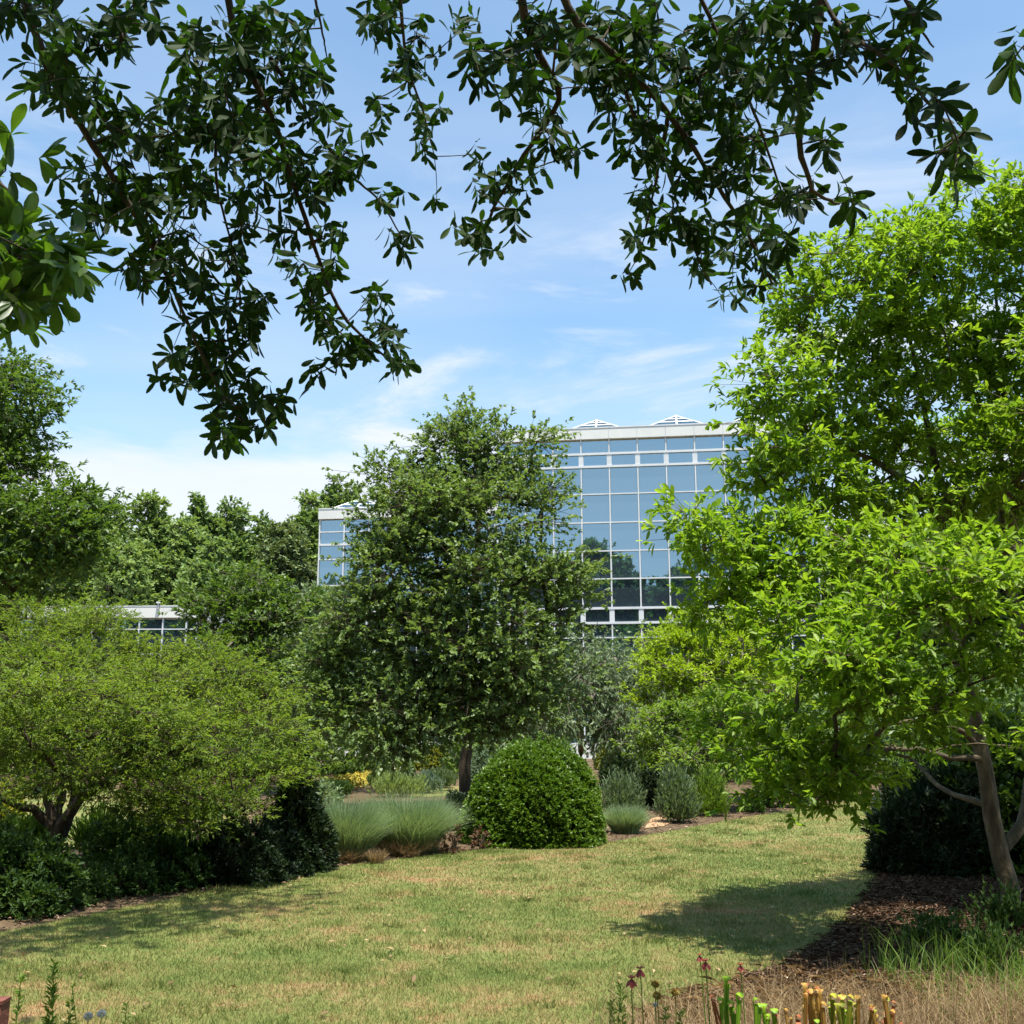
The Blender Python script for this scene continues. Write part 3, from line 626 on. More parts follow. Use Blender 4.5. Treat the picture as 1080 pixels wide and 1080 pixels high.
# grey green tree at lower left of the central one
bs = [(320, 690, 40, 30, 30), (355, 660, 30, 34, 31), (300, 740, 30, 34, 29), (345, 745, 40, 30, 29), (400, 760, 36, 18, 28), (318, 640, 18, 20, 31), (440, 770, 30, 10, 28), (335, 778, 22, 12, 29)]
base = G(330, 815)
crown_tree('ash_tree', 'grey green leafy tree filling the gap between the central tree and the olive tree', 'tree', base, [([base-[0, 0, .1]]+S((330, 780, base[1]), (335, 720, 30), (340, 660, 30.5)), .15, .04)],
           [blob(*b) for b in bs], M['grey'], M['bark'], dens=2.6, cr=.6, nsp=14, nleaf=9, twig=.3, L=.13, W=.065, shape='dia', droop=.2, rend=.012)
# deep green rounded tree
bs = [(262, 630, 40, 26, 27), (235, 660, 30, 30, 26.5), (290, 665, 36, 36, 26.5), (255, 700, 45, 34, 26), (225, 640, 20, 18, 27), (310, 640, 22, 24, 27), (305, 715, 26, 26, 26.5)]
base = G(262, 825)
crown_tree('hornbeam', 'rich green rounded tree between the low glasshouse and the central tree', 'tree', base, [([base-[0, 0, .1]]+S((262, 780, base[1]), (260, 720, 26.5), (262, 660, 27)), .13, .04)],
           [blob(*b) for b in bs], M['deep'], M['bark'], dens=3.0, cr=.55, nsp=14, nleaf=8, twig=.25, L=.13, W=.07, shape='dia', droop=.1, up=1.2, flat=.5, rend=.012)
# dark big tree at the left edge
bs = [(-10, 400, 42, 36, 30), (25, 430, 28, 30, 29), (-10, 480, 50, 45, 29), (30, 490, 18, 14, 29), (35, 560, 60, 44, 27), (80, 545, 32, 28, 28), (-20, 570, 50, 50, 28), (25, 615, 55, 28, 27), (80, 590, 22, 22, 28), (-60, 500, 60, 110, 30), (60, 520, 24, 16, 28)]
base = G(-30, 825)
crown_tree('oak_tree', 'tall dark green tree cut by the left edge of the picture', 'tree', base, [([base-[0, 0, .1]]+S((-30, 760, base[1]), (-28, 640, 28.5), (-20, 540, 29), (-15, 430, 30)), .28, .06), (S((-28, 640, 28.5), (10, 585, 28), (50, 565, 28)), .1, .03)],
           [blob(*b) for b in bs], M['deep'], M['barkd'], dens=2.2, cr=.7, nsp=14, nleaf=9, twig=.3, L=.16, W=.085, shape='dia', droop=.15, up=1.1, flat=.5, rend=.014)

# ------------------------------------------------------------------ background woodland, tree by tree
def far_tree(name, label, px, top, rx, D, mat, h_px=None, narrow=1., dens=.85, leaf=.34, conif=False):
    base = G(px, 790); base = np.array([(px-540)/F*D*1.0, D, 0.])
    k = pxm(D, 600); topz = P(px, top, D)[2]; rxm = rx*k*1.3; bls = []
    n = 7; ztop = topz
    for i in range(n):
        t = i/(n-1); rz = topz*.11; zc = topz*.26+(ztop-rz-topz*.26)*t
        wr = rxm*math.sqrt(max(.12, 1-(max(0, t-.3)/.78)**2)) if not conif else rxm*(1.1-.85*t)
        for j in range(3 if t < .55 else (2 if t < .9 else 1)):
            a = R.uniform(0, 2*PI); o = wr*.5 if t < .9 else 0
            q = .68 if t < .9 else .9
            bls.append((base[0]+math.cos(a)*o, base[1]+math.sin(a)*o, zc+R.normal()*topz*.012, wr*q, wr*q, rz*1.15))
    return crown_tree(name, label, 'tree', base, [([base, base+[0.1, 0, topz*.4], base+[.2, 0, topz*.8]], .22, .04)], bls, mat, M['bark'], dens=dens, cr=rxm*.24, nsp=12, nleaf=7, twig=.5,
               L=leaf, W=leaf*.6, shape='blob', droop=.1, up=1.0, flat=.8, group='woodland trees beyond the glasshouses', rend=.03, twigr=.02, low=-.4, shell=.6, tonev=.2)
F1, F2, F3 = M['far'], M['far2'], M['far3']
wood = [('woodland_tree', 'far green tree right beside the dark left edge tree', 105, 530, 34, 88, F1), ('woodland_tree', 'far pale green broad tree behind the left end of the low glasshouse', 150, 528, 30, 84, F2),
        ('woodland_tree', 'far slim tree with the tallest pointed tip in the left woodland', 204, 521, 12, 86, F1), ('woodland_tree', 'far light green tree just right of the slim pointed one', 190, 548, 26, 80, F2),
        ('woodland_tree', 'far brownish topped tree over the right end of the low glasshouse', 240, 531, 28, 88, F1), ('pine_tree', 'far olive pine left of the glass wing corner', 295, 548, 28, 82, F3),
        ('woodland_tree', 'far round tree between the brownish tree and the olive pine', 270, 545, 24, 92, F1), ('woodland_tree', 'far light tree rising above the glass wing roof corner', 325, 528, 24, 92, F2),
        ('woodland_tree', 'far tree topping the skyline behind the glass wing roof', 356, 508, 28, 96, F1), ('woodland_tree', 'far low tree behind the dark left edge tree', 70, 545, 30, 92, F1),
        ('woodland_tree', 'far shorter light tree in front of the wood above the glasshouse roof', 125, 570, 24, 76, F2), ('woodland_tree', 'far shorter green tree above the right part of the glasshouse roof', 225, 575, 26, 76, F1),
        ('woodland_tree', 'far tree hidden low behind the left edge tree', 15, 540, 34, 90, F1)]
for a in wood: far_tree(*a[:3], *a[3:])
wr = [('green tree behind the right crown, nearest the facade corner', 900, 560, 30, 62, F2), ('yellowish green tree seen through the right crown', 955, 545, 34, 60, F2), ('green tree seen through the stems of the right crown', 1010, 520, 36, 64, F1),
      ('green tree at the far right edge behind the right crown', 1075, 520, 40, 62, F1)]
for l, px, top, rx, D, m_ in wr: far_tree('woodland_tree', l, px, top, rx, D, m_, leaf=.28, dens=1.0)
# unbroken wood behind them
ug = Geo()
n = 36000; xs = R.uniform(-95, 95, n); hh = R.random(n)**.8*(17+2.0*np.sin(xs*.21)+1.5*np.sin(xs*.47+1)); p = np.c_[xs, 112+R.normal(size=n)*2.5+.0006*xs**2, hh]
leaves(ug, p, rdir(n), unit(rdir(n)+[0, 0, .8]), R.uniform(.5, 1.0, n), R.uniform(.35, .6, n), R.random(n), 'blob')
tag(make('woodland', ug, M['far']), 'continuous far wood closing the view behind the glasshouses', 'woodland', None, 'stuff')
ug = Geo()
n = 75000; xs = R.uniform(-26, 30, n); yy = 38+R.normal(size=n)*1.8+np.where(xs > 5, -4, 0); hh = R.random(n)*(3.4+.5*np.sin(xs*1.1)+.4*np.sin(xs*2.3)); p = np.c_[xs, yy, hh]
q = proj(p); ok = (q[:, 0] < 436) | (q[:, 0] > 468); ok &= ~((q[:, 0] > 600) & (q[:, 0] < 640)); p = p[ok]; n = len(p)
leaves(ug, p, rdir(n), unit(rdir(n)+[0, 0, .8]), R.uniform(.14, .3, n), R.uniform(.08, .16, n), R.random(n), 'dia')
tag(make('understory', ug, M['deep']), 'shaded undergrowth behind the garden beds under the trees', 'undergrowth', None, 'stuff')
# wood across the lawn behind the viewer: what the glass reflects
beh = [(-60, -30, 20, 8, 'seen in the low glasshouse panes, nearest'), (-75, -34, 20, 8, 'seen in the low glasshouse panes, middle'), (-90, -30, 20, 8, 'seen in the low glasshouse panes, farthest'),
       (-34, -34, 21, 6.5, 'left of the reflected skyline'), (-22, -30, 23.5, 6.5, 'first high crown of the reflected skyline'), (-12.5, -33, 26, 6.8, 'highest crown of the reflected skyline'), (-2, -36, 22.5, 6, 'crown in the dip of the reflected skyline'),
       (9, -30, 22, 6.5, 'right of the dip in the reflected skyline'), (20, -34, 24, 7, 'far right of the reflected skyline'), (-46, -36, 22, 7, 'far left of the reflected skyline'), (-5, -26, 14, 5, 'lower and in front of the reflected skyline'), (-19, -24, 13, 5, 'low and left in front of the reflected skyline'), (-30, -25, 14, 5.5, 'low at the outer left of the reflected skyline'), (12, -24, 14, 5, 'low at the right of the reflected skyline')]
for x, y, h, r, l in beh:
    bl = []
    for i in range(6):
        t = i/5; bl.append((x+R.normal()*1.2, y+R.normal()*1.2, h*(.22+.66*t), r*(.95-.45*t*t), r*(.95-.45*t*t), h*.14))
    crown_tree('woodland_tree', 'dark tree mirrored in the glass facade, '+l, 'tree', (x, y, 0), [([np.array([x, y, 0.]), np.array([x, y, h*.8])], .35, .08)], bl, M['deep'], M['barkd'], dens=.42, cr=1.5, nsp=10, nleaf=8, twig=.7, L=.55, W=.36,
               shape='blob', group='trees mirrored in the glass', rend=.03, twigr=.02)

ug = Geo(); n = 22000; xs = R.uniform(-130, 70, n); hh = R.random(n)**.8*(25+1.8*np.sin(xs*.16)+1.6*np.sin(xs*.41+1))
leaves(ug, np.c_[xs, -48+R.normal(size=n)*2, hh], rdir(n), unit(rdir(n)+[0, 0, .6]), R.uniform(.9, 1.6, n), R.uniform(.6, 1., n), R.random(n), 'blob')
tag(make('woodland', ug, M['bed']), 'continuous dark wood mirrored low in the glass facade', 'woodland', None, 'stuff')
# ------------------------------------------------------------------ overhanging tree above the viewer
TR = [  # main boughs: photo track, depth along it, start radius
 [(-10, -160, 3.0), (20, -20, 3.1), (55, 80, 3.2), (90, 140, 3.3), (130, 205, 3.4), (168, 275, 3.5), (190, 320, 3.6), (215, 380, 3.7), (250, 440, 3.8)],
 [(225, -160, 3.2), (240, 0, 3.4), (258, 65, 3.5), (285, 120, 3.6), (312, 200, 3.75), (335, 270, 3.9), (360, 330, 4.0), (405, 375, 4.1)],
 [(258, 65, 3.5), (232, 120, 3.5), (228, 190, 3.6), (245, 260, 3.7), (255, 320, 3.8)],
 [(410, -140, 3.6), (422, 0, 3.9), (430, 70, 4.1), (447, 120, 4.3), (458, 165, 4.4)],
 [(285, 60, 3.6), (330, 130, 3.8), (365, 180, 3.9), (400, 212, 4.0), (430, 260, 4.1)],
 [(530, -140, 3.0), (550, 0, 3.2), (570, 60, 3.3), (590, 102, 3.4), (565, 145, 3.5), (540, 185, 3.6), (518, 225, 3.7), (505, 262, 3.7)],
 [(560, -120, 3.1), (600, 10, 3.2), (650, 60, 3.3), (705, 120, 3.5), (750, 185, 3.7), (790, 250, 3.9), (815, 300, 4.0)],
 [(650, 60, 3.3), (668, 120, 3.5), (700, 170, 3.7), (722, 240, 3.9), (750, 300, 4.1)],
 [(705, 120, 3.5), (692, 190, 3.8), (675, 270, 4.0)],
 [(850, -140, 2.8), (863, 0, 2.9), (855, 80, 3.0), (842, 140, 3.1), (858, 200, 3.2), (885, 215, 3.3)],
 [(845, -60, 2.8), (880, 20, 2.8), (935, 62, 2.7), (970, 98, 2.7), (1000, 135, 2.7), (1010, 175, 2.7)],
 [(930, -120, 2.7), (945, -30, 2.7), (965, 20, 2.7), (985, 50, 2.7)],
 [(1130, -20, 1.9), (1100, 30, 1.9), (1080, 52, 1.9)],
 [(700, -120, 3.2), (740, 0, 3.2), (775, 70, 3.3), (800, 130, 3.4), (820, 190, 3.5), (835, 235, 3.6)],
 [(105, -120, 3.0), (120, 0, 3.2), (130, 40, 3.2)], [(310, -100, 3.4), (335, 10, 3.6), (345, 60, 3.7)]]
OV = [(20, 15, 40, 22), (60, 55, 38, 34), (110, 30, 30, 28), (150, 15, 30, 16), (40, 100, 22, 18), (90, 110, 30, 26), (120, 130, 30, 24), (145, 150, 28, 26), (80, 180, 22, 16), (140, 205, 40, 30), (105, 225, 28, 20), (190, 200, 36, 40), (185, 260, 40, 30), (150, 285, 30, 18),
      (200, 320, 34, 26), (240, 345, 36, 26), (195, 370, 26, 20), (232, 395, 40, 24), (262, 430, 42, 26), (228, 455, 30, 16), (290, 415, 18, 12), (185, 400, 16, 10),
      (190, 120, 34, 34), (215, 80, 34, 34), (200, 40, 22, 24), (235, 150, 30, 30), (250, 30, 34, 28), (300, 30, 34, 28), (285, 85, 34, 34), (325, 75, 24, 22), (280, 145, 36, 34), (330, 110, 22, 22), (350, 150, 18, 26), (315, 200, 26, 34), (265, 215, 22, 40), (348, 195, 14, 18),
      (345, 260, 18, 30), (305, 265, 18, 26), (335, 315, 26, 26), (365, 350, 30, 26), (405, 360, 26, 20), (395, 322, 18, 14), (345, 385, 18, 12), (422, 385, 12, 14), (250, 270, 18, 26), (258, 320, 26, 22),
      (385, 12, 22, 16), (415, 25, 28, 26), (440, 60, 20, 24), (425, 85, 20, 20), (395, 108, 9, 14), (450, 120, 20, 18), (455, 155, 14, 14), (398, 135, 9, 10), (375, 178, 18, 14), (408, 210, 18, 12), (424, 248, 13, 22), (362, 180, 10, 18),
      (488, 28, 20, 16), (515, 60, 24, 20), (510, 85, 16, 12), (555, 25, 24, 26), (555, 72, 30, 26), (590, 40, 22, 28), (545, 105, 20, 16), (575, 125, 18, 14), (585, 152, 24, 10), (612, 158, 12, 10), (545, 175, 22, 18), (525, 205, 26, 18), (500, 235, 22, 14), (500, 168, 14, 9), (510, 262, 11, 8), (468, 212, 12, 6), (545, 230, 12, 12),
      (640, 40, 36, 34), (690, 30, 36, 30), (650, 90, 36, 30), (700, 85, 36, 36), (665, 140, 26, 26), (700, 150, 28, 34), (740, 60, 30, 34), (745, 120, 34, 34), (775, 30, 34, 28), (690, 205, 20, 18), (678, 250, 14, 22), (675, 290, 14, 8), (740, 185, 34, 28), (735, 235, 30, 24), (755, 280, 28, 20), (705, 235, 16, 16),
      (785, 90, 28, 30), (785, 150, 30, 30), (800, 200, 28, 24), (800, 245, 28, 22), (800, 290, 24, 20), (765, 315, 16, 8), (835, 50, 30, 36), (840, 110, 20, 28), (865, 155, 18, 12), (850, 205, 20, 20), (890, 212, 16, 14), (830, 255, 14, 14), (820, 15, 40, 16),
      (895, 25, 24, 20), (925, 55, 22, 14), (955, 15, 24, 14), (945, 70, 12, 8), (962, 40, 18, 8), (968, 92, 14, 10), (985, 115, 20, 14), (1005, 150, 18, 16), (1012, 180, 14, 8), (990, 165, 10, 10), (1072, 55, 8, 12), (880, 60, 14, 12)]
troot_loc = np.array([1.2, -3.4, 0.])
ov = thing('overhanging_tree', 'dark leaved tree whose boughs hang into the top of the picture from overhead', 'tree', troot_loc)
tg = Geo(); fork = troot_loc+[-.1, .3, 3.6]
stem_tube(tg, [troot_loc-[0, 0, .1], troot_loc+[-.05, .1, 1.8], fork, fork+[0, .6, 2.2]], .24, .1)
nodes = []; nodesD = []
for ti, tr in enumerate(TR):
    pts = S(*tr); r0 = .017 if ti in (0, 1, 5, 6, 9) else .009
    if tr[0][1] < -55:
        a = fork+np.array([R.normal()*.1, .1, R.uniform(0, 1.5)]); b = pts[0]; m1 = (a*.55+b*.45)+[0, 0, .9]
        o = stem_tube(tg, [a, m1, b], .045, r0*1.05, 7, 14); nodes += list(o[5:])
    o = stem_tube(tg, pts, r0, r0*.28, 6, 26, .012); nodes += list(o); nodesD += list(o)
nodes = np.array(nodes); nodesD = np.array(nodesD); pj = proj(nodesD)
cs = []; tn = []
for (px, py, rx, ry) in OV:
    n = int(rx*ry*PI/320*1.25)+1
    a = R.uniform(0, 2*PI, n); q = np.sqrt(R.random(n))
    # depth from the nearest bough in the same direction
    j = np.argmin((pj[:, 0]-px)**2+(pj[:, 1]-py)**2); D0 = nodesD[j][1]
    tb = .5+.2*R.normal()
    for i in range(n):
        cs.append(P(px+rx*math.cos(a[i])*q[i], py+ry*math.sin(a[i])*q[i], D0+R.normal()*.16)); tn.append(tb)
cs = np.array(cs); tn = np.array(tn)
arr = skeleton(nodes, cs, sag=.05, r_end=.0016, geo=tg, seg=4, sides=4, rmax=.006, up=0.)
# crown above and behind the viewer, outside the picture
ob = [(-1.5, 1.2, 5.6, 2.2, 1.6, .9), (1.5, 1.0, 5.9, 2.2, 1.6, 1.0), (0, -1.2, 6.4, 2.4, 1.8, 1.2), (3.4, -1.5, 5.6, 1.8, 1.6, 1), (-3.2, -1.0, 5.2, 1.6, 1.6, .9), (1, -3.6, 7.2, 2.2, 2.2, 1.5), (1, -5.6, 5.4, 2.2, 1.6, 1.4),
      (-3.4, 6.5, 8.2, .8, .45, .35, 3), (-2.8, 7.1, 8.6, .7, .4, .35, 3), (-2.2, 7.8, 9.0, .7, .4, .35, 3), (-4.4, 5.9, 7.9, .8, .5, .35, 3), (-1.6, 8.5, 9.5, .6, .4, .3, 3), (-2.4, 4.0, 7.2, .5, .5, .3, 1)]  # added unseen foliage, placed to cast the shade strip by the left bed
oc, od = clumps(ob, 1.6, .5)
skeleton([fork+[0, .6, 2.2], fork], oc, r_end=.008, geo=tg, rmax=.07)
make('trunk', tg, M['barkd'], ov, True)
cgm = Geo()
n = len(cs); dd = unit(rdir(n)*.6+np.array([0, -.35, -.6]))
near = cs
L0 = .071
# rosettes: leaves fanned round the twig end
nl = 8
c_ = np.repeat(cs, nl, 0); d_ = np.repeat(dd, nl, 0); t_ = np.repeat(tn, nl)
A = unit(np.cross(d_, np.array([.3, .1, .95]))); B = np.cross(d_, A); ph = np.tile(np.arange(nl)*2.399, n)+np.repeat(R.uniform(0, 6, n), nl)
rad = np.cos(ph)[:, None]*A+np.sin(ph)[:, None]*B
el = np.tile(np.linspace(.1, 1.5, nl), n)
ld = unit(rad*1.0+d_*el[:, None]+rdir(n*nl)*.28+np.array([0, 0, -.25]))
nr = unit(d_*1.0+rdir(n*nl)*.3+np.array([0, 0, .5]))
leaves(cgm, c_+d_*(np.tile(np.linspace(-.055, .015, nl), n))[:, None], ld, nr, L0*(1+.2*R.normal(size=n*nl)).clip(.5, 1.4), .0245*(1+.15*R.normal(size=n*nl)).clip(.6, 1.4), (t_+.2*R.normal(size=n*nl)).clip(0, 1), 'fine')
n2 = len(oc); of = R.normal(size=(n2*10, 3))*.3; c2 = np.repeat(oc, 10, 0)+of
sprigs(cgm, c2, rdir(n2*10), 9, .15, .10, .05, np.full(n2*10, .4), 'hex')
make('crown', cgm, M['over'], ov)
# neighbour branch at the left edge, larger brighter leaves
lb_loc = np.array([-3.6, 1.0, 0.])
lb = thing('leafy_tree', 'bright large leaved branch reaching in at the upper left edge', 'tree', lb_loc)
tg = Geo(); top = P(-60, 150, 2.2)
stem_tube(tg, [lb_loc, lb_loc+[.1, .2, 1.6], lb_loc+[.5, .6, 2.6]], .09, .04)
o1 = stem_tube(tg, [lb_loc+[.5, .6, 2.6], P(-120, 240, 2.0), P(-40, 250, 2.0), P(20, 270, 2.0), P(60, 290, 2.05)], .03, .004, 6)
o2 = stem_tube(tg, [P(-120, 240, 2.0), P(-60, 190, 2.0), P(-10, 190, 2.0), P(12, 205, 2.0)], .008, .002, 5)
cs = []
for (px, py, rx, ry, n) in [(10, 250, 34, 22, 16), (30, 275, 36, 26, 22), (10, 300, 34, 22, 16), (60, 270, 22, 16, 8), (-10, 210, 22, 22, 8), (15, 320, 22, 8, 5), (-40, 270, 40, 50, 24), (5, 180, 6, 6, 2)]:
    for i in range(n): a = R.uniform(0, 2*PI); q = math.sqrt(R.random()); cs.append(P(px+rx*q*math.cos(a), py+ry*q*math.sin(a), 2.0+R.normal()*.12))
cs = np.array(cs); skeleton(list(o1[4:])+list(o2), cs, sag=.03, r_end=.0015, geo=tg, seg=4, sides=4, rmax=.005, up=0)
make('trunk', tg, M['barkd'], lb, True)
g = Geo(); cs = np.concatenate([cs, cs+R.normal(size=cs.shape)*.03]); sprigs(g, cs, unit(rdir(len(cs))+[.4, 0, -.3]), 6, .03, .052, .020, np.full(len(cs), .38), 'fine', spread=1.1, up=.8, droop=.3, whorl=True)
make('crown', g, M['overl'], lb)

# ------------------------------------------------------------------ shrubs and plants
def shrub(name, label, cat, px, py, wpx, hpx, mat, n=9000, L=.05, W=.03, shape='dia', core=True, group=None, D=None, up=.7, lump=.12, depth=1., spiky=False, cone=0., spread=.9, droop=0., z0=0., sq=False):
    base = G(px, py); D_ = base[1]; k = pxm(D_, py); rx = wpx*k/2; h = hpx*k; ry = rx*depth
    base = np.array([base[0], D_+ry*.75, z0])
    root = thing(name, label, cat, base, group)
    tg = Geo()
    for i in range(7):
        a = R.uniform(0, 2*PI); stem_tube(tg, [base-[0, 0, .03], base+[math.cos(a)*rx*.3, math.sin(a)*ry*.3, h*.35], base+[math.cos(a)*rx*.6, math.sin(a)*ry*.6, h*.7]], .012+.01*h, .004, 5, 6)
    make('stem', tg, M['barkd'], root, True)
    ns_ = n//8; d = rdir(ns_*2); d[:, 2] = np.abs(d[:, 2])*1.05-.12; d = unit(d)[:ns_]
    # lumpy outline
    ph = R.uniform(0, 6, 6); az = np.arctan2(d[:, 1], d[:, 0])
    lum = 1+lump*(np.sin(az*3+ph[0]+d[:, 2]*3)+np.sin(az*5+ph[1]-d[:, 2]*4)+.8*np.sin(az*9+ph[2]+d[:, 2]*9+ph[3]))*.5
    q = lum*(.72+.28*R.random(ns_)**.5 if not spiky else .15+.75*R.random(ns_)**.7)
    hz = np.clip(d[:, 2], -.12, 1); taper = 1-cone*np.clip(hz*q, 0, 1)
    c = np.c_[d[:, 0]*rx*q*taper, d[:, 1]*ry*q*taper, np.maximum(.02, (hz*q)*h*.97+.04*h)]
    if sq:
        f_ = np.sqrt((1-hz.clip(0, .99)**2.35)/(1-hz.clip(0, .99)**2))[:, None]; c[:, :2] *= f_
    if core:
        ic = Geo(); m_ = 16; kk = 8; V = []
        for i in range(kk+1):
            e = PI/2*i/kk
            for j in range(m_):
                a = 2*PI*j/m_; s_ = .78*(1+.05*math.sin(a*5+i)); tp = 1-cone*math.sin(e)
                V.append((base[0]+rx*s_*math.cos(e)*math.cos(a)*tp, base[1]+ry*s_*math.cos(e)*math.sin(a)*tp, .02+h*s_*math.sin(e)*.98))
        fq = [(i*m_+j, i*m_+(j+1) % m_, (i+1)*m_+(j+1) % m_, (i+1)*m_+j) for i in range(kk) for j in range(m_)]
        ic.add(V, fq); make('dark_core', ic, M['core'], root, True)  # solid dark core added so no light passes through the foliage
    g = Geo(); dirs = unit(d*np.array([1, 1, 1.])+[0, 0, .4]) if not spiky else unit(d*.45+np.array([0, 0, 1.])+rdir(ns_)*.2)
    tone = .45+.12*np.sin(az*6+ph[4])*np.sin(d[:, 2]*7+ph[5])+.1*R.normal(size=ns_)
    sprigs(g, c+base, dirs, 8, L*(1.2 if not spiky else 3.), L, W, tone, shape, spread if not spiky else .45, up if not spiky else .2, droop)
    make('foliage', g, mat, root)
    return root
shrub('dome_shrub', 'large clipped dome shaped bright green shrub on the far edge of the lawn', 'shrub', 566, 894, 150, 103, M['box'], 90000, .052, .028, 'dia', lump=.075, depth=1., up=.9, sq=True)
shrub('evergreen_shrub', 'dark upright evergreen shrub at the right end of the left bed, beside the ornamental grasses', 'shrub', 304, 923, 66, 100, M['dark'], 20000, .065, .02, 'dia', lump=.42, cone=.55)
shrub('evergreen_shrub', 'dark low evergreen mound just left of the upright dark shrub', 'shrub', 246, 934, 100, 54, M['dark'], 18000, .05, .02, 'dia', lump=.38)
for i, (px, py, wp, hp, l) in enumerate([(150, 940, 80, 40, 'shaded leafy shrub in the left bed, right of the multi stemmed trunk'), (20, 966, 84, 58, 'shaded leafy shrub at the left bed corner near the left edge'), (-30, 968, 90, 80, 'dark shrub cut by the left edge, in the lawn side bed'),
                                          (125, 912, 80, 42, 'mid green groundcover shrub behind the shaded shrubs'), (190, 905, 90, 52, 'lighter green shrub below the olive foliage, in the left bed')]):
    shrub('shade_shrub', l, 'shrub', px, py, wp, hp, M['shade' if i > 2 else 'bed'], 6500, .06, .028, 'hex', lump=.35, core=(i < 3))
for i in range(34):
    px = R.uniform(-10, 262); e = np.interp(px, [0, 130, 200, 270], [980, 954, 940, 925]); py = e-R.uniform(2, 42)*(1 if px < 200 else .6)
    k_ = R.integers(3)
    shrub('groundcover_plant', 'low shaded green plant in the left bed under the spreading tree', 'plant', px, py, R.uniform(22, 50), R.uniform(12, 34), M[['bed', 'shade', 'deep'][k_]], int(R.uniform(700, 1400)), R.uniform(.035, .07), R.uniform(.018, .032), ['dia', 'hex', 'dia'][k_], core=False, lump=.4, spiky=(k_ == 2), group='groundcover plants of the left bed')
shrub('golden_shrub', 'yellow green shrub at the left edge behind the bed', 'shrub', -8, 896, 46, 60, M['yelbox'], 5000, .06, .03)
shrub('shade_shrub', 'upright green spiky leaves left of the multi stemmed trunk', 'shrub', 20, 910, 60, 34, M['weed'], 3500, .09, .02, spiky=True, core=False)
shrub('shade_shrub', 'upright green spiky leaves right of the multi stemmed trunk', 'shrub', 98, 905, 50, 34, M['weed'], 3500, .09, .02, spiky=True, core=False)
# juniper and dark shrubs under the right tree
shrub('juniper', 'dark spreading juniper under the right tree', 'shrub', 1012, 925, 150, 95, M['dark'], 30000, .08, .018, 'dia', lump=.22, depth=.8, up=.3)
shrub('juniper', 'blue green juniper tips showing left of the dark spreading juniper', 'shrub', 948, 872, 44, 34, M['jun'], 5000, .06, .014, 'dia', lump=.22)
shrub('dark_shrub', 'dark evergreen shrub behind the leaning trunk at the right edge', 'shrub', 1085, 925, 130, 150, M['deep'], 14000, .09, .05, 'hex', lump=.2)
shrub('green_shrub', 'bright green low plant seen through the gap beneath the right tree', 'shrub', 975, 848, 60, 46, M['weed'], 5000, .12, .035, spiky=True, core=False)
shrub('green_shrub', 'green shrub behind the gap beneath the right tree, toward the right edge', 'shrub', 1050, 850, 90, 90, M['limeg'], 8000, .12, .06)
# bed plants along the far lawn edge
shrub('herb_shrub', 'loose grey green herb bush immediately right of the dome shrub', 'shrub', 658, 866, 50, 52, M['grey'], 5000, .07, .018, spiky=True, core=False)
shrub('herb_shrub', 'upright feathery green bush left of the pair near the bare orange soil', 'shrub', 718, 869, 42, 50, M['grey'], 6000, .09, .02, spiky=True, core=False)
shrub('herb_shrub', 'upright feathery green bush right of its similar neighbour at the lawn edge', 'shrub', 752, 862, 42, 46, M['limeg'], 5000, .08, .018, spiky=True, core=False)
shrub('herb_shrub', 'small bright green mound at the lawn edge under the hanging branches', 'shrub', 794, 857, 22, 18, M['weed'], 2500, .05, .025, core=False)
shrub('dark_shrub', 'dark shaded round bush among the bed plants right of the dome shrub', 'shrub', 687, 850, 34, 34, M['dark'], 5000, .06, .03)
shrub('dark_shrub', 'small dark shrub between the central trunk and the ornamental grasses', 'shrub', 478, 876, 26, 34, M['dark'], 4000, .06, .02)
shrub('leafy_shrub', 'grey leaved bush by the garden bench', 'shrub', 655, 828, 36, 34, M['grey'], 5000, .10, .05)
shrub('leafy_shrub', 'green bush right of the bench behind the dark bush', 'shrub', 690, 824, 40, 30, M['limeg'], 5000, .10, .05)
shrub('leafy_shrub', 'blue grey leaved low bush under the green maple', 'shrub', 722, 826, 40, 18, M['blue'], 4000, .12, .06)
shrub('leafy_shrub', 'pale yellowish bush beside the garden bench', 'shrub', 639, 812, 18, 28, M['yelbox'], 3000, .09, .05)
shrub('leafy_shrub', 'green bed plant beneath the hanging right branches', 'shrub', 830, 852, 44, 34, M['shade'], 4000, .09, .045, core=False)
shrub('leafy_shrub', 'green bed plant at the far right corner of the lawn', 'shrub', 880, 844, 50, 34, M['limeg'], 4000, .09, .045, core=False)
shrub('leafy_shrub', 'reddish tinted low shrub in the bed right of the bench', 'shrub', 705, 842, 46, 20, M['shade'], 3500, .07, .03, core=False)
shrub('box_ball', 'golden round box bush, left of the pair by the path', 'shrub', 436, 813, 22, 23, M['yelbox'], 4000, .07, .04, lump=.05)
shrub('box_ball', 'golden round box bush, right of the pair by the path', 'shrub', 461, 814, 26, 26, M['yelbox'], 4000, .07, .04, lump=.05)
shrub('box_ball', 'olive green round bush behind the golden pair', 'shrub', 451, 806, 24, 18, M['deep'], 2500, .09, .05, lump=.05)
shrub('leafy_shrub', 'pale green plant right of the golden pair', 'shrub', 485, 813, 28, 26, M['grey'], 3000, .09, .04, core=False)
shrub('leafy_shrub', 'bluish shrub right of the central trunk', 'shrub', 508, 830, 26, 34, M['blue'], 3500, .09, .04)
shrub('leafy_plant', 'bright green broad leaved plants, right patch by the path', 'plant', 386, 815, 26, 7, M['weed'], 2000, .16, .09, core=False)
shrub('leafy_plant', 'bright green broad leaved plants, left patch by the path', 'plant', 361, 816, 28, 9, M['weed'], 2200, .16, .09, core=False)
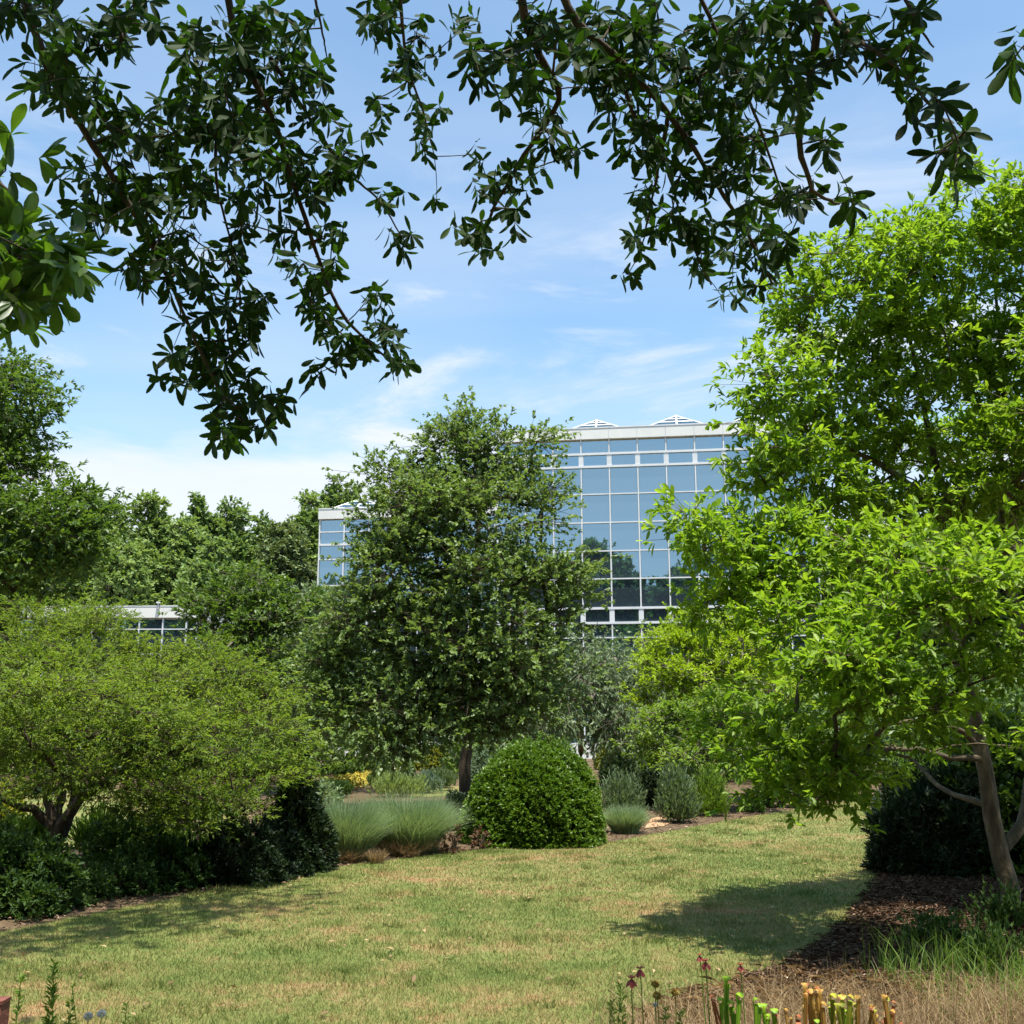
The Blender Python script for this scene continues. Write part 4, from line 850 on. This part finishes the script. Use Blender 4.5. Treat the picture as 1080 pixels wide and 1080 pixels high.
for i, (px, py, wp, hp, mt, l) in enumerate([(418, 842, 60, 17, 'lightp', 'soft light green planting above the right ornamental grass'), (440, 838, 50, 14, 'blue', 'silvery low plants behind the right ornamental grass'), (404, 832, 34, 9, 'lightp', 'pale grassy plants near the path bend'), (350, 842, 36, 5, 'shade', 'low dark plants under the yellow flowers'), (462, 832, 36, 12, 'grey', 'low silvery plants left of the central trunk'), (520, 845, 40, 14, 'grey', 'low silvery plants right of the central trunk')]):
    shrub('border_plant', l, 'plant', px, py, wp, hp, M[mt], 3500, .09, .025, core=False, spiky=True)
shrub('leafy_plant', 'pale green plants edging the left bed near the dark evergreens', 'plant', 336, 866, 40, 34, M['gras'], 2500, .09, .03, core=False)

# ornamental grass clumps
def grass_clump(name, label, px, py, wpx, hpx, n, mat, group=None, width=.006, lean=.8):
    base = G(px, py); k = pxm(base[1], py); rx = wpx*k/2; h = hpx*k; base = base+[0, rx*.6, 0]
    root = thing(name, label, 'ornamental grass', base, group); g = Geo(); rx *= .9
    a = R.uniform(0, 2*PI, n); r0 = rx*.62*np.sqrt(R.random(n)); az = a+R.normal(size=n)*.5; ln_ = R.uniform(.1, 1, n)**.8*lean
    H = h*R.uniform(.75, 1.22, n)*(1.05-.3*ln_/lean); seg = 6; s = np.linspace(0, 1, seg)[None]
    X = r0[:, None]*np.cos(a)[:, None]+np.cos(az)[:, None]*ln_[:, None]*rx*(.35*s+.9*s**2.2)
    Y = r0[:, None]*np.sin(a)[:, None]+np.sin(az)[:, None]*ln_[:, None]*rx*(.35*s+.9*s**2.2)
    Z = H[:, None]*(s-.22*ln_[:, None]*s**3)
    C = np.stack([X, Y, Z], -1)+base
    sd = R.uniform(0, 2*PI, n); o = np.stack([np.cos(sd), np.sin(sd), np.zeros(n)], -1)[:, None]*(width/2*(1-.85*s**2))[..., None]
    V = np.stack([C-o, C+o], 2).reshape(n, -1, 3); f = np.array([(2*i, 2*i+1, 2*i+3, 2*i+2) for i in range(seg-1)])
    g.add(V.reshape(-1, 3), (f[None]+(np.arange(n)*seg*2)[:, None, None]).reshape(-1, 4), np.repeat((.5+.22*R.normal(size=n)).clip(0, 1), seg-1))
    make('blades', g, mat, root); return root
grass_clump('ornamental_grass', 'fountain like silvery green grass, left of the two big clumps', 360, 910, 92, 62, 5600, M['gras'])
grass_clump('ornamental_grass', 'fountain like silvery green grass, right of the two big clumps', 426, 903, 112, 60, 7000, M['gras'])
grass_clump('ornamental_grass', 'low blue green grass tuft at the right foot of the dome shrub', 661, 880, 50, 28, 3200, M['gras'])
grass_clump('ornamental_grass', 'small yellowish grass tuft at the lawn edge before the big clumps', 396, 912, 26, 16, 300, M['straw'])
grass_clump('ornamental_grass', 'small pale tuft left of the yellowish tuft', 432, 905, 26, 10, 260, M['straw'])
grass_clump('ornamental_grass', 'dry brown stubble skirt under the right big clump', 424, 904, 94, 20, 1100, M['straw'])
grass_clump('ornamental_grass', 'dry brown stubble skirt under the left big clump', 360, 911, 78, 16, 900, M['straw'])
shrub('brown_seedling', 'small reddish brown leafed plant at the lawn edge left of the dome shrub', 'plant', 478, 901, 18, 26, M['brownleaf'], 260, .05, .03, core=False)
shrub('brown_seedling', 'second reddish brown plant nearer the dome shrub', 'plant', 507, 897, 14, 22, M['brownleaf'], 200, .05, .03, core=False)
# yellow flower carpet
g = Geo(); n = 2600; pxs = R.uniform(330, 392, n); pys = 838-(pxs-330)/62*14+R.uniform(-6, 5, n)
p = np.array([G(a, b) for a, b in zip(pxs, pys)]); p[:, 2] = R.uniform(.05, .22, n)
leaves(g, p, rdir(n), unit(rdir(n)*.5+[0, 0, 1]), .07, .06, R.random(n), 'blob')
tag(make('yellow_flowers', g, M['yelf']), 'carpet of yellow orange flowers beyond the left ornamental grass', 'flowers', None, 'stuff')
# bare orange soil patch
sheet('bare_soil', [G(680, 874)[:2], G(700, 872)[:2], G(712, 866)[:2], G(700, 861)[:2], G(686, 864)[:2]], .012, noisemat('orange clay', [(.30, .17, .09), (.42, .26, .14), (.5, .33, .2)], 8, 6, .95, .5, 50))

# ------------------------------------------------------------------ bench
bp = G(621, 803); D = bp[1]
bench = thing('garden_bench', 'pale weathered slatted wooden bench behind the dome shrub', 'bench', bp)
W2 = .62
for sx in (-1, 1):
    for sy in (-.05, .42):
        g = Geo(); g.box(bp+[sx*W2, -sy, .22 if sy > 0 else .42], (.06, .06, .44 if sy > 0 else .84)); make('leg', g, M['wood'], bench)
    g = Geo(); g.box(bp+[sx*W2, -.2, .62], (.07, .52, .035)); make('armrest', g, M['wood'], bench)
g = Geo()
for i in range(4): g.box(bp+[0, -.03-.115*i, .43], (W2*2-.07, .09, .025))
make('seat', g, M['wood'], bench)
g = Geo(); g.box(bp+[0, .05, .84], (W2*2+.06, .04, .07)); g.box(bp+[0, .05, .50], (W2*2-.06, .035, .05))
for i in range(13): g.box(bp+[-W2+.1+i*(W2*2-.2)/12, .05, .665], (.045, .02, .28))
make('backrest', g, M['wood'], bench)

# ------------------------------------------------------------------ foreground bog planting
def pitcher(root, b, h, r, mat, lean, hood=1.):
    g = Geo(); b = np.asarray(b, float); n = 9; s = np.linspace(0, 1, n)
    pts = b+np.c_[lean[0]*s**1.5*h*.4, lean[1]*s**1.5*h*.4, s*h]; r = r*.43; s2 = np.clip((s-.45)/.55, 0, 1); rad = r*(.34+.66*s2**1.3); rad[-1] = r*1.3; pts[:, 0] += .012*np.sin(s*7+R.uniform(0, 6)); pts[:, 1] += .01*np.sin(s*6+R.uniform(0, 6)); rad[-2] = r*.98
    g.tube(pts, rad, 10, cap=False)
    top = pts[-1]; a = R.uniform(0, 2*PI); dx = np.array([math.cos(a), math.sin(a), 0]); dy = np.array([-dx[1], dx[0], 0])
    # hood: neck rising at the back, flaring and folding forward over the mouth
    V = []; prof = [(-1.1, -.6, .9), (-1.25, 1.1, .55), (-1.0, 2.3, 1.1), (-.1, 3.0, 1.7), (1.1, 2.5, 1.5), (2.1, 1.5, .45)]
    for (u, z_, w2) in prof:
        for v in (-1, -.5, 0, .5, 1): V.append(top+dx*u*r*1.1+dy*v*w2*r*hood*1.35+ZZ*(z_*r*hood*1.25-abs(v)*.35*r))
    f = [(i*5+j, i*5+j+1, (i+1)*5+j+1, (i+1)*5+j) for i in range(5) for j in range(4)]
    g.add(V, f, R.random()); tb = R.uniform(.1, .6); g.t = [(tb+.22*R.normal(size=len(t))+(.3 if len(t) == 20 else 0)).clip(0, 1).astype(np.float32) for t in g.t]
    make('pitcher', g, mat, root, True)
def pitcher_clump(label, px, py, D, items):
    c = P(px, py, D); c[2] = 0; root = thing('pitcher_plant', label, 'pitcher plant', c)
    items = [(x, y+4, mt, rr) for (x, y, mt, rr) in items]+[(x+R.normal()*7, y+R.uniform(8, 22), mt, rr*.85) for (x, y, mt, rr) in items]
    for (x, y, mt, rr) in items:
        t = P(x, y, D+R.normal()*.05); b = np.array([c[0]+(t[0]-c[0])*.5, t[1], 0.])
        pitcher(root, b, t[2], rr, M[mt], ((t[0]-b[0])/max(.1, t[2])/.4, R.normal()*.1))
pitcher_clump('two tall lime green pitchers, leftmost of the pitcher plants', 774, 1060, 4.1, [(768, 1036, 'pitg', .018), (778, 1052, 'pitg', .017), (772, 1058, 'pitg', .016)])
pitcher_clump('lime green pitchers leaning between the tall green and the orange ones', 803, 1060, 4.1, [(798, 1054, 'pitg', .015), (809, 1063, 'pitg', .015), (814, 1066, 'pitg', .015)])
pitcher_clump('cluster of orange yellow pitchers in the middle of the row', 858, 1060, 4.1, [(848, 1040, 'pito', .015), (855, 1044, 'pito', .015), (862, 1042, 'pito', .016), (869, 1047, 'pito', .015), (852, 1056, 'pito', .014), (866, 1060, 'pito', .014), (858, 1068, 'pito', .013), (845, 1072, 'pitr', .012)])
pitcher_clump('dense cluster of yellow green pitchers right of the orange ones', 888, 1060, 4.1, [(877, 1048, 'pity', .016), (884, 1052, 'pity', .016), (892, 1050, 'pity', .016), (898, 1058, 'pity', .015), (905, 1062, 'pitg', .015), (880, 1064, 'pity', .014), (889, 1068, 'pitg', .014), (900, 1070, 'pity', .014), (904, 1054, 'pito', .013), (872, 1058, 'pitg', .013)])
pitcher_clump('sparse orange red pitchers, rightmost of the row', 936, 1062, 4.1, [(929, 1050, 'pity', .014), (937, 1052, 'pito', .014), (922, 1064, 'pito', .012), (944, 1060, 'pitr', .012), (935, 1068, 'pitr', .012)])
pitcher_clump('withered red brown pitchers between the lime green and orange ones', 828, 1068, 4.1, [(752, 1050, 'pitr', .010), (820, 1070, 'pitr', .011), (834, 1066, 'pito', .009), (842, 1078, 'pitr', .011)])
def bloom(label, px, py, D, mt, size=.02, petals=5, name='pitcher_flower', disc=False):
    t = P(px, py, D); b = np.array([t[0]+R.normal()*.02, D, 0.]); root = thing(name, label, 'flower', b)
    g = Geo(); stem_tube(g, [b, (b+t)/2+[.01, 0, 0], t+[0, 0, .004]], .003, .002, 5, 8); make('stem', g, M['weed'], root)
    g = Geo()
    if not disc:
        a = np.arange(petals)*2*PI/petals+R.uniform(0, 2); d = np.c_[np.cos(a), np.sin(a), -1.1+0*a]
        leaves(g, np.repeat(t[None], petals, 0), unit(d), unit(np.c_[np.cos(a), np.sin(a), .8+0*a]), size*1.7, size*.9, R.random(petals), 'fine')
        d = np.c_[np.cos(a+.6), np.sin(a+.6), .5+0*a]
        leaves(g, np.repeat(t[None], petals, 0), unit(d), unit(np.c_[0*a, 0*a, 1+0*a]+.1), size*1.1, size*.6, R.random(petals), 'hex')
    else:
        n = 160; d = rdir(n); d[:, 2] *= .7
        leaves(g, t+d*size*.4, d, unit(rdir(n)+[0, 0, 1.2]), size*.55, size*.35, R.random(n), 'dia')
    make('petals', g, mt, root)
bloom('dark red nodding flower, lower left of the two at the left of the bog plants', 666, 1032, 4.2, M['redf'], .022)
bloom('dark red nodding flower, upper right of the two at the left of the bog plants', 675, 1022, 4.3, M['redf'], .020)
bloom('small dark red flower head beside the larger isolated one', 738, 1008, 4.3, M['redf'], .015)
bloom('dark red brown flower isolated above the lime pitchers', 744, 1014, 4.2, M['redf'], .020)
bloom('brown red seed head just right of the isolated red flower', 781, 1018, 4.2, M['redf'], .016)
bloom('ochre round seed head, upper of the stacked two', 691, 1038, 4.2, M['ochf'], .018, disc=True)
bloom('ochre round seed head, lower of the stacked two', 693, 1050, 4.1, M['ochf'], .019, disc=True)
bloom('brown seed head with a pointed top right of the stacked two', 712, 1047, 4.1, M['ochf'], .017, disc=True)
bloom('white tuft flower at the lower left, left of the pair', 93, 1072, 4.3, M['whitef'], .020, name='white_flower', disc=True)
bloom('white tuft flower at the lower left, right of the pair', 107, 1069, 4.3, M['whitef'], .020, name='white_flower', disc=True)
bloom('tiny white flower under the ochre seed heads', 691, 1060, 4.1, M['whitef'], .010, name='white_flower', disc=True)
# tall fine weeds
def weed(label, px, py, D, n=160, wpx=14):
    t = P(px, py, D); b = np.array([t[0], D, 0.]); root = thing('tall_weed', label, 'weed', b)
    g = Geo(); o = stem_tube(g, [b, (b+t)/2+R.normal(size=3)*[.02, .02, 0], t], .004, .0015, 5, 10); make('stem', g, M['weed'], root)
    g = Geo(); k = pxm(D); u = R.random(n)**.7; c = b+(t-b)*u[:, None]; a = R.uniform(0, 2*PI, n)
    d = unit(np.c_[np.cos(a), np.sin(a), R.uniform(.2, 1.4, n)])
    leaves(g, c, d, unit(rdir(n)+[0, 0, 1]), wpx*k*(1.15-u*.7), .007, R.random(n), 'dia'); make('leaves', g, M['weed'], root)
weed('feathery green weed at the lower left corner, leftmost', 22, 1030, 4.3); weed('tallest feathery green weed at the lower left', 57, 1016, 4.4, 220, 18); weed('feathery green weed just left of the white flowers', 76, 1040, 4.3); weed('small green weed right of the white flowers', 134, 1058, 4.4, 90)
for px, py, l in [(655, 1040, 'green grassy weed left of the dark red flowers'), (645, 1055, 'outermost green grassy weed left of the bog plants'), (702, 1062, 'low bright green weed under the ochre seed heads'), (718, 1066, 'low bright green weed right of the ochre seed heads')]: weed(l, px, py, 4.2, 160, 16)
# dry grass and green weeds of the bog bed
g = Geo()
def tufts(g, cx, cy, n, h0, h1, wd, lean=.8, spr=.12, t=(0, 1)):
    """curved thin blades"""
    a = R.uniform(0, 2*PI, n); H = R.uniform(h0, h1, n); seg = 5; s = np.linspace(0, 1, seg)[None]; l = R.random(n)*lean
    b = np.c_[cx+R.normal(size=n)*spr, cy+R.normal(size=n)*spr, np.zeros(n)]
    C = b[:, None]+np.stack([np.cos(a)[:, None]*l[:, None]*H[:, None]*s**2, np.sin(a)[:, None]*l[:, None]*H[:, None]*s**2, H[:, None]*(s-.3*l[:, None]*s**3)], -1)
    sd = R.uniform(0, 2*PI, n); o = np.stack([np.cos(sd), np.sin(sd), 0*sd], -1)[:, None]*(wd/2*(1-.8*s))[..., None]
    V = np.stack([C-o, C+o], 2).reshape(n, -1, 3); f = np.array([(2*i, 2*i+1, 2*i+3, 2*i+2) for i in range(seg-1)])
    g.add(V.reshape(-1, 3), (f[None]+(np.arange(n)*seg*2)[:, None, None]).reshape(-1, 4), np.repeat(R.uniform(*t, n), seg-1))
for _ in range(560):
    x = R.uniform(.4, 4.3); y = R.uniform(4.3, 6.4)
    if inpoly(np.array([[x, y]]), LAWN)[0] or y > 7.4-.35*x or (x > 3.2 and y > 5.4): continue
    tufts(g, x, y, 46, .08, .38, .0045, 1.3, .12)
p = samp(15000, .2, 4.4, 4.4, 7.6); p = p[~inpoly(p, LAWN)]; p = p[R.random(len(p)) < np.clip(7.8-p[:, 1], .15, 1)]; k = len(p)
leaves(g, np.c_[p, R.uniform(.01, .06, k)], unit(np.c_[R.normal(size=(k, 2)), R.normal(size=k)*.15]), unit(np.c_[R.normal(size=(k, 2))*.3, np.ones(k)]), R.uniform(.06, .16, k), .005, R.random(k), 'dia')
for (px, py) in [(848, 1000), (905, 1004), (915, 1008), (935, 1010), (790, 1030), (1000, 1010), (960, 1000), (725, 1030), (1060, 1000)]:
    t = P(px, py, 4.5); tufts(g, t[0], 4.5, 6, t[2]*.9, t[2]*1.05, .005, .15, .02); tufts(g, t[0], 4.5, 26, t[2]*.7, t[2]*1.0, .003, .4, .05)
tag(make('dry_grass', g, M['straw']), 'tangled dry straw coloured grass around the pitcher plants', 'dry grass', None, 'stuff')
g = Geo()
for _ in range(110):
    x = R.uniform(2.3, 4.4); y = R.uniform(4.6, 8.0)
    if proj([[x, y, 0]])[0][1] < 955: continue
    tufts(g, x, y, 26, .12, .42, .006, .8, .12)
for _ in range(60): tufts(g, R.uniform(.35, 1.0), R.uniform(3.9, 4.4), 24, .2, .48, .004, .5, .06)
for _ in range(40): tufts(g, R.uniform(-2.4, -1.2), R.uniform(4.1, 4.8), 12, .08, .28, .004, .6, .08)
for _ in range(50): tufts(g, R.uniform(1.2, 2.6), R.uniform(4.0, 5.0), 14, .1, .35, .005, .7, .07)
tag(make('wild_grass', g, M['weed']), 'loose fresh green wild grass along the front and right bed', 'grass', None, 'stuff')
for i, (px, py, wp, hp, l) in enumerate([(1062, 1040, 70, 54, 'leafy green weeds at the lower right edge in front of the trunk'), (1000, 1000, 60, 24, 'low leafy green weeds left of the lower right clump'), (1070, 985, 60, 36, 'leafy weeds around the foot of the leaning trunk')]):
    shrub('leafy_weed', l, 'weed', px, py, wp, hp, M['shade'], 1500, .04, .02, 'dia', core=False, lump=.4, spiky=(i != 1))
# stained wooden post at the lower left corner
pp = P(-4, 1057, 4.4); b = np.array([pp[0], pp[1], 0]); post = thing('wooden_post', 'short red brown wooden post cut by the lower left corner', 'post', b)
g = Geo(); g.box(b+[0, 0, pp[2]/2], (.075, .075, pp[2])); make('shaft', g, M['redwood'], post)
g = Geo(); g.box(b+[0, 0, pp[2]+.006], (.08, .08, .012)); make('cap', g, M['redwood'], post)

SC.render.engine = 'CYCLES'
SC.cycles.max_bounces = 7; SC.cycles.diffuse_bounces = 3; SC.cycles.glossy_bounces = 3; SC.cycles.transmission_bounces = 4; SC.cycles.transparent_max_bounces = 4
print('faces', sum(len(o.data.polygons) for o in bpy.data.objects if o.type == 'MESH'))
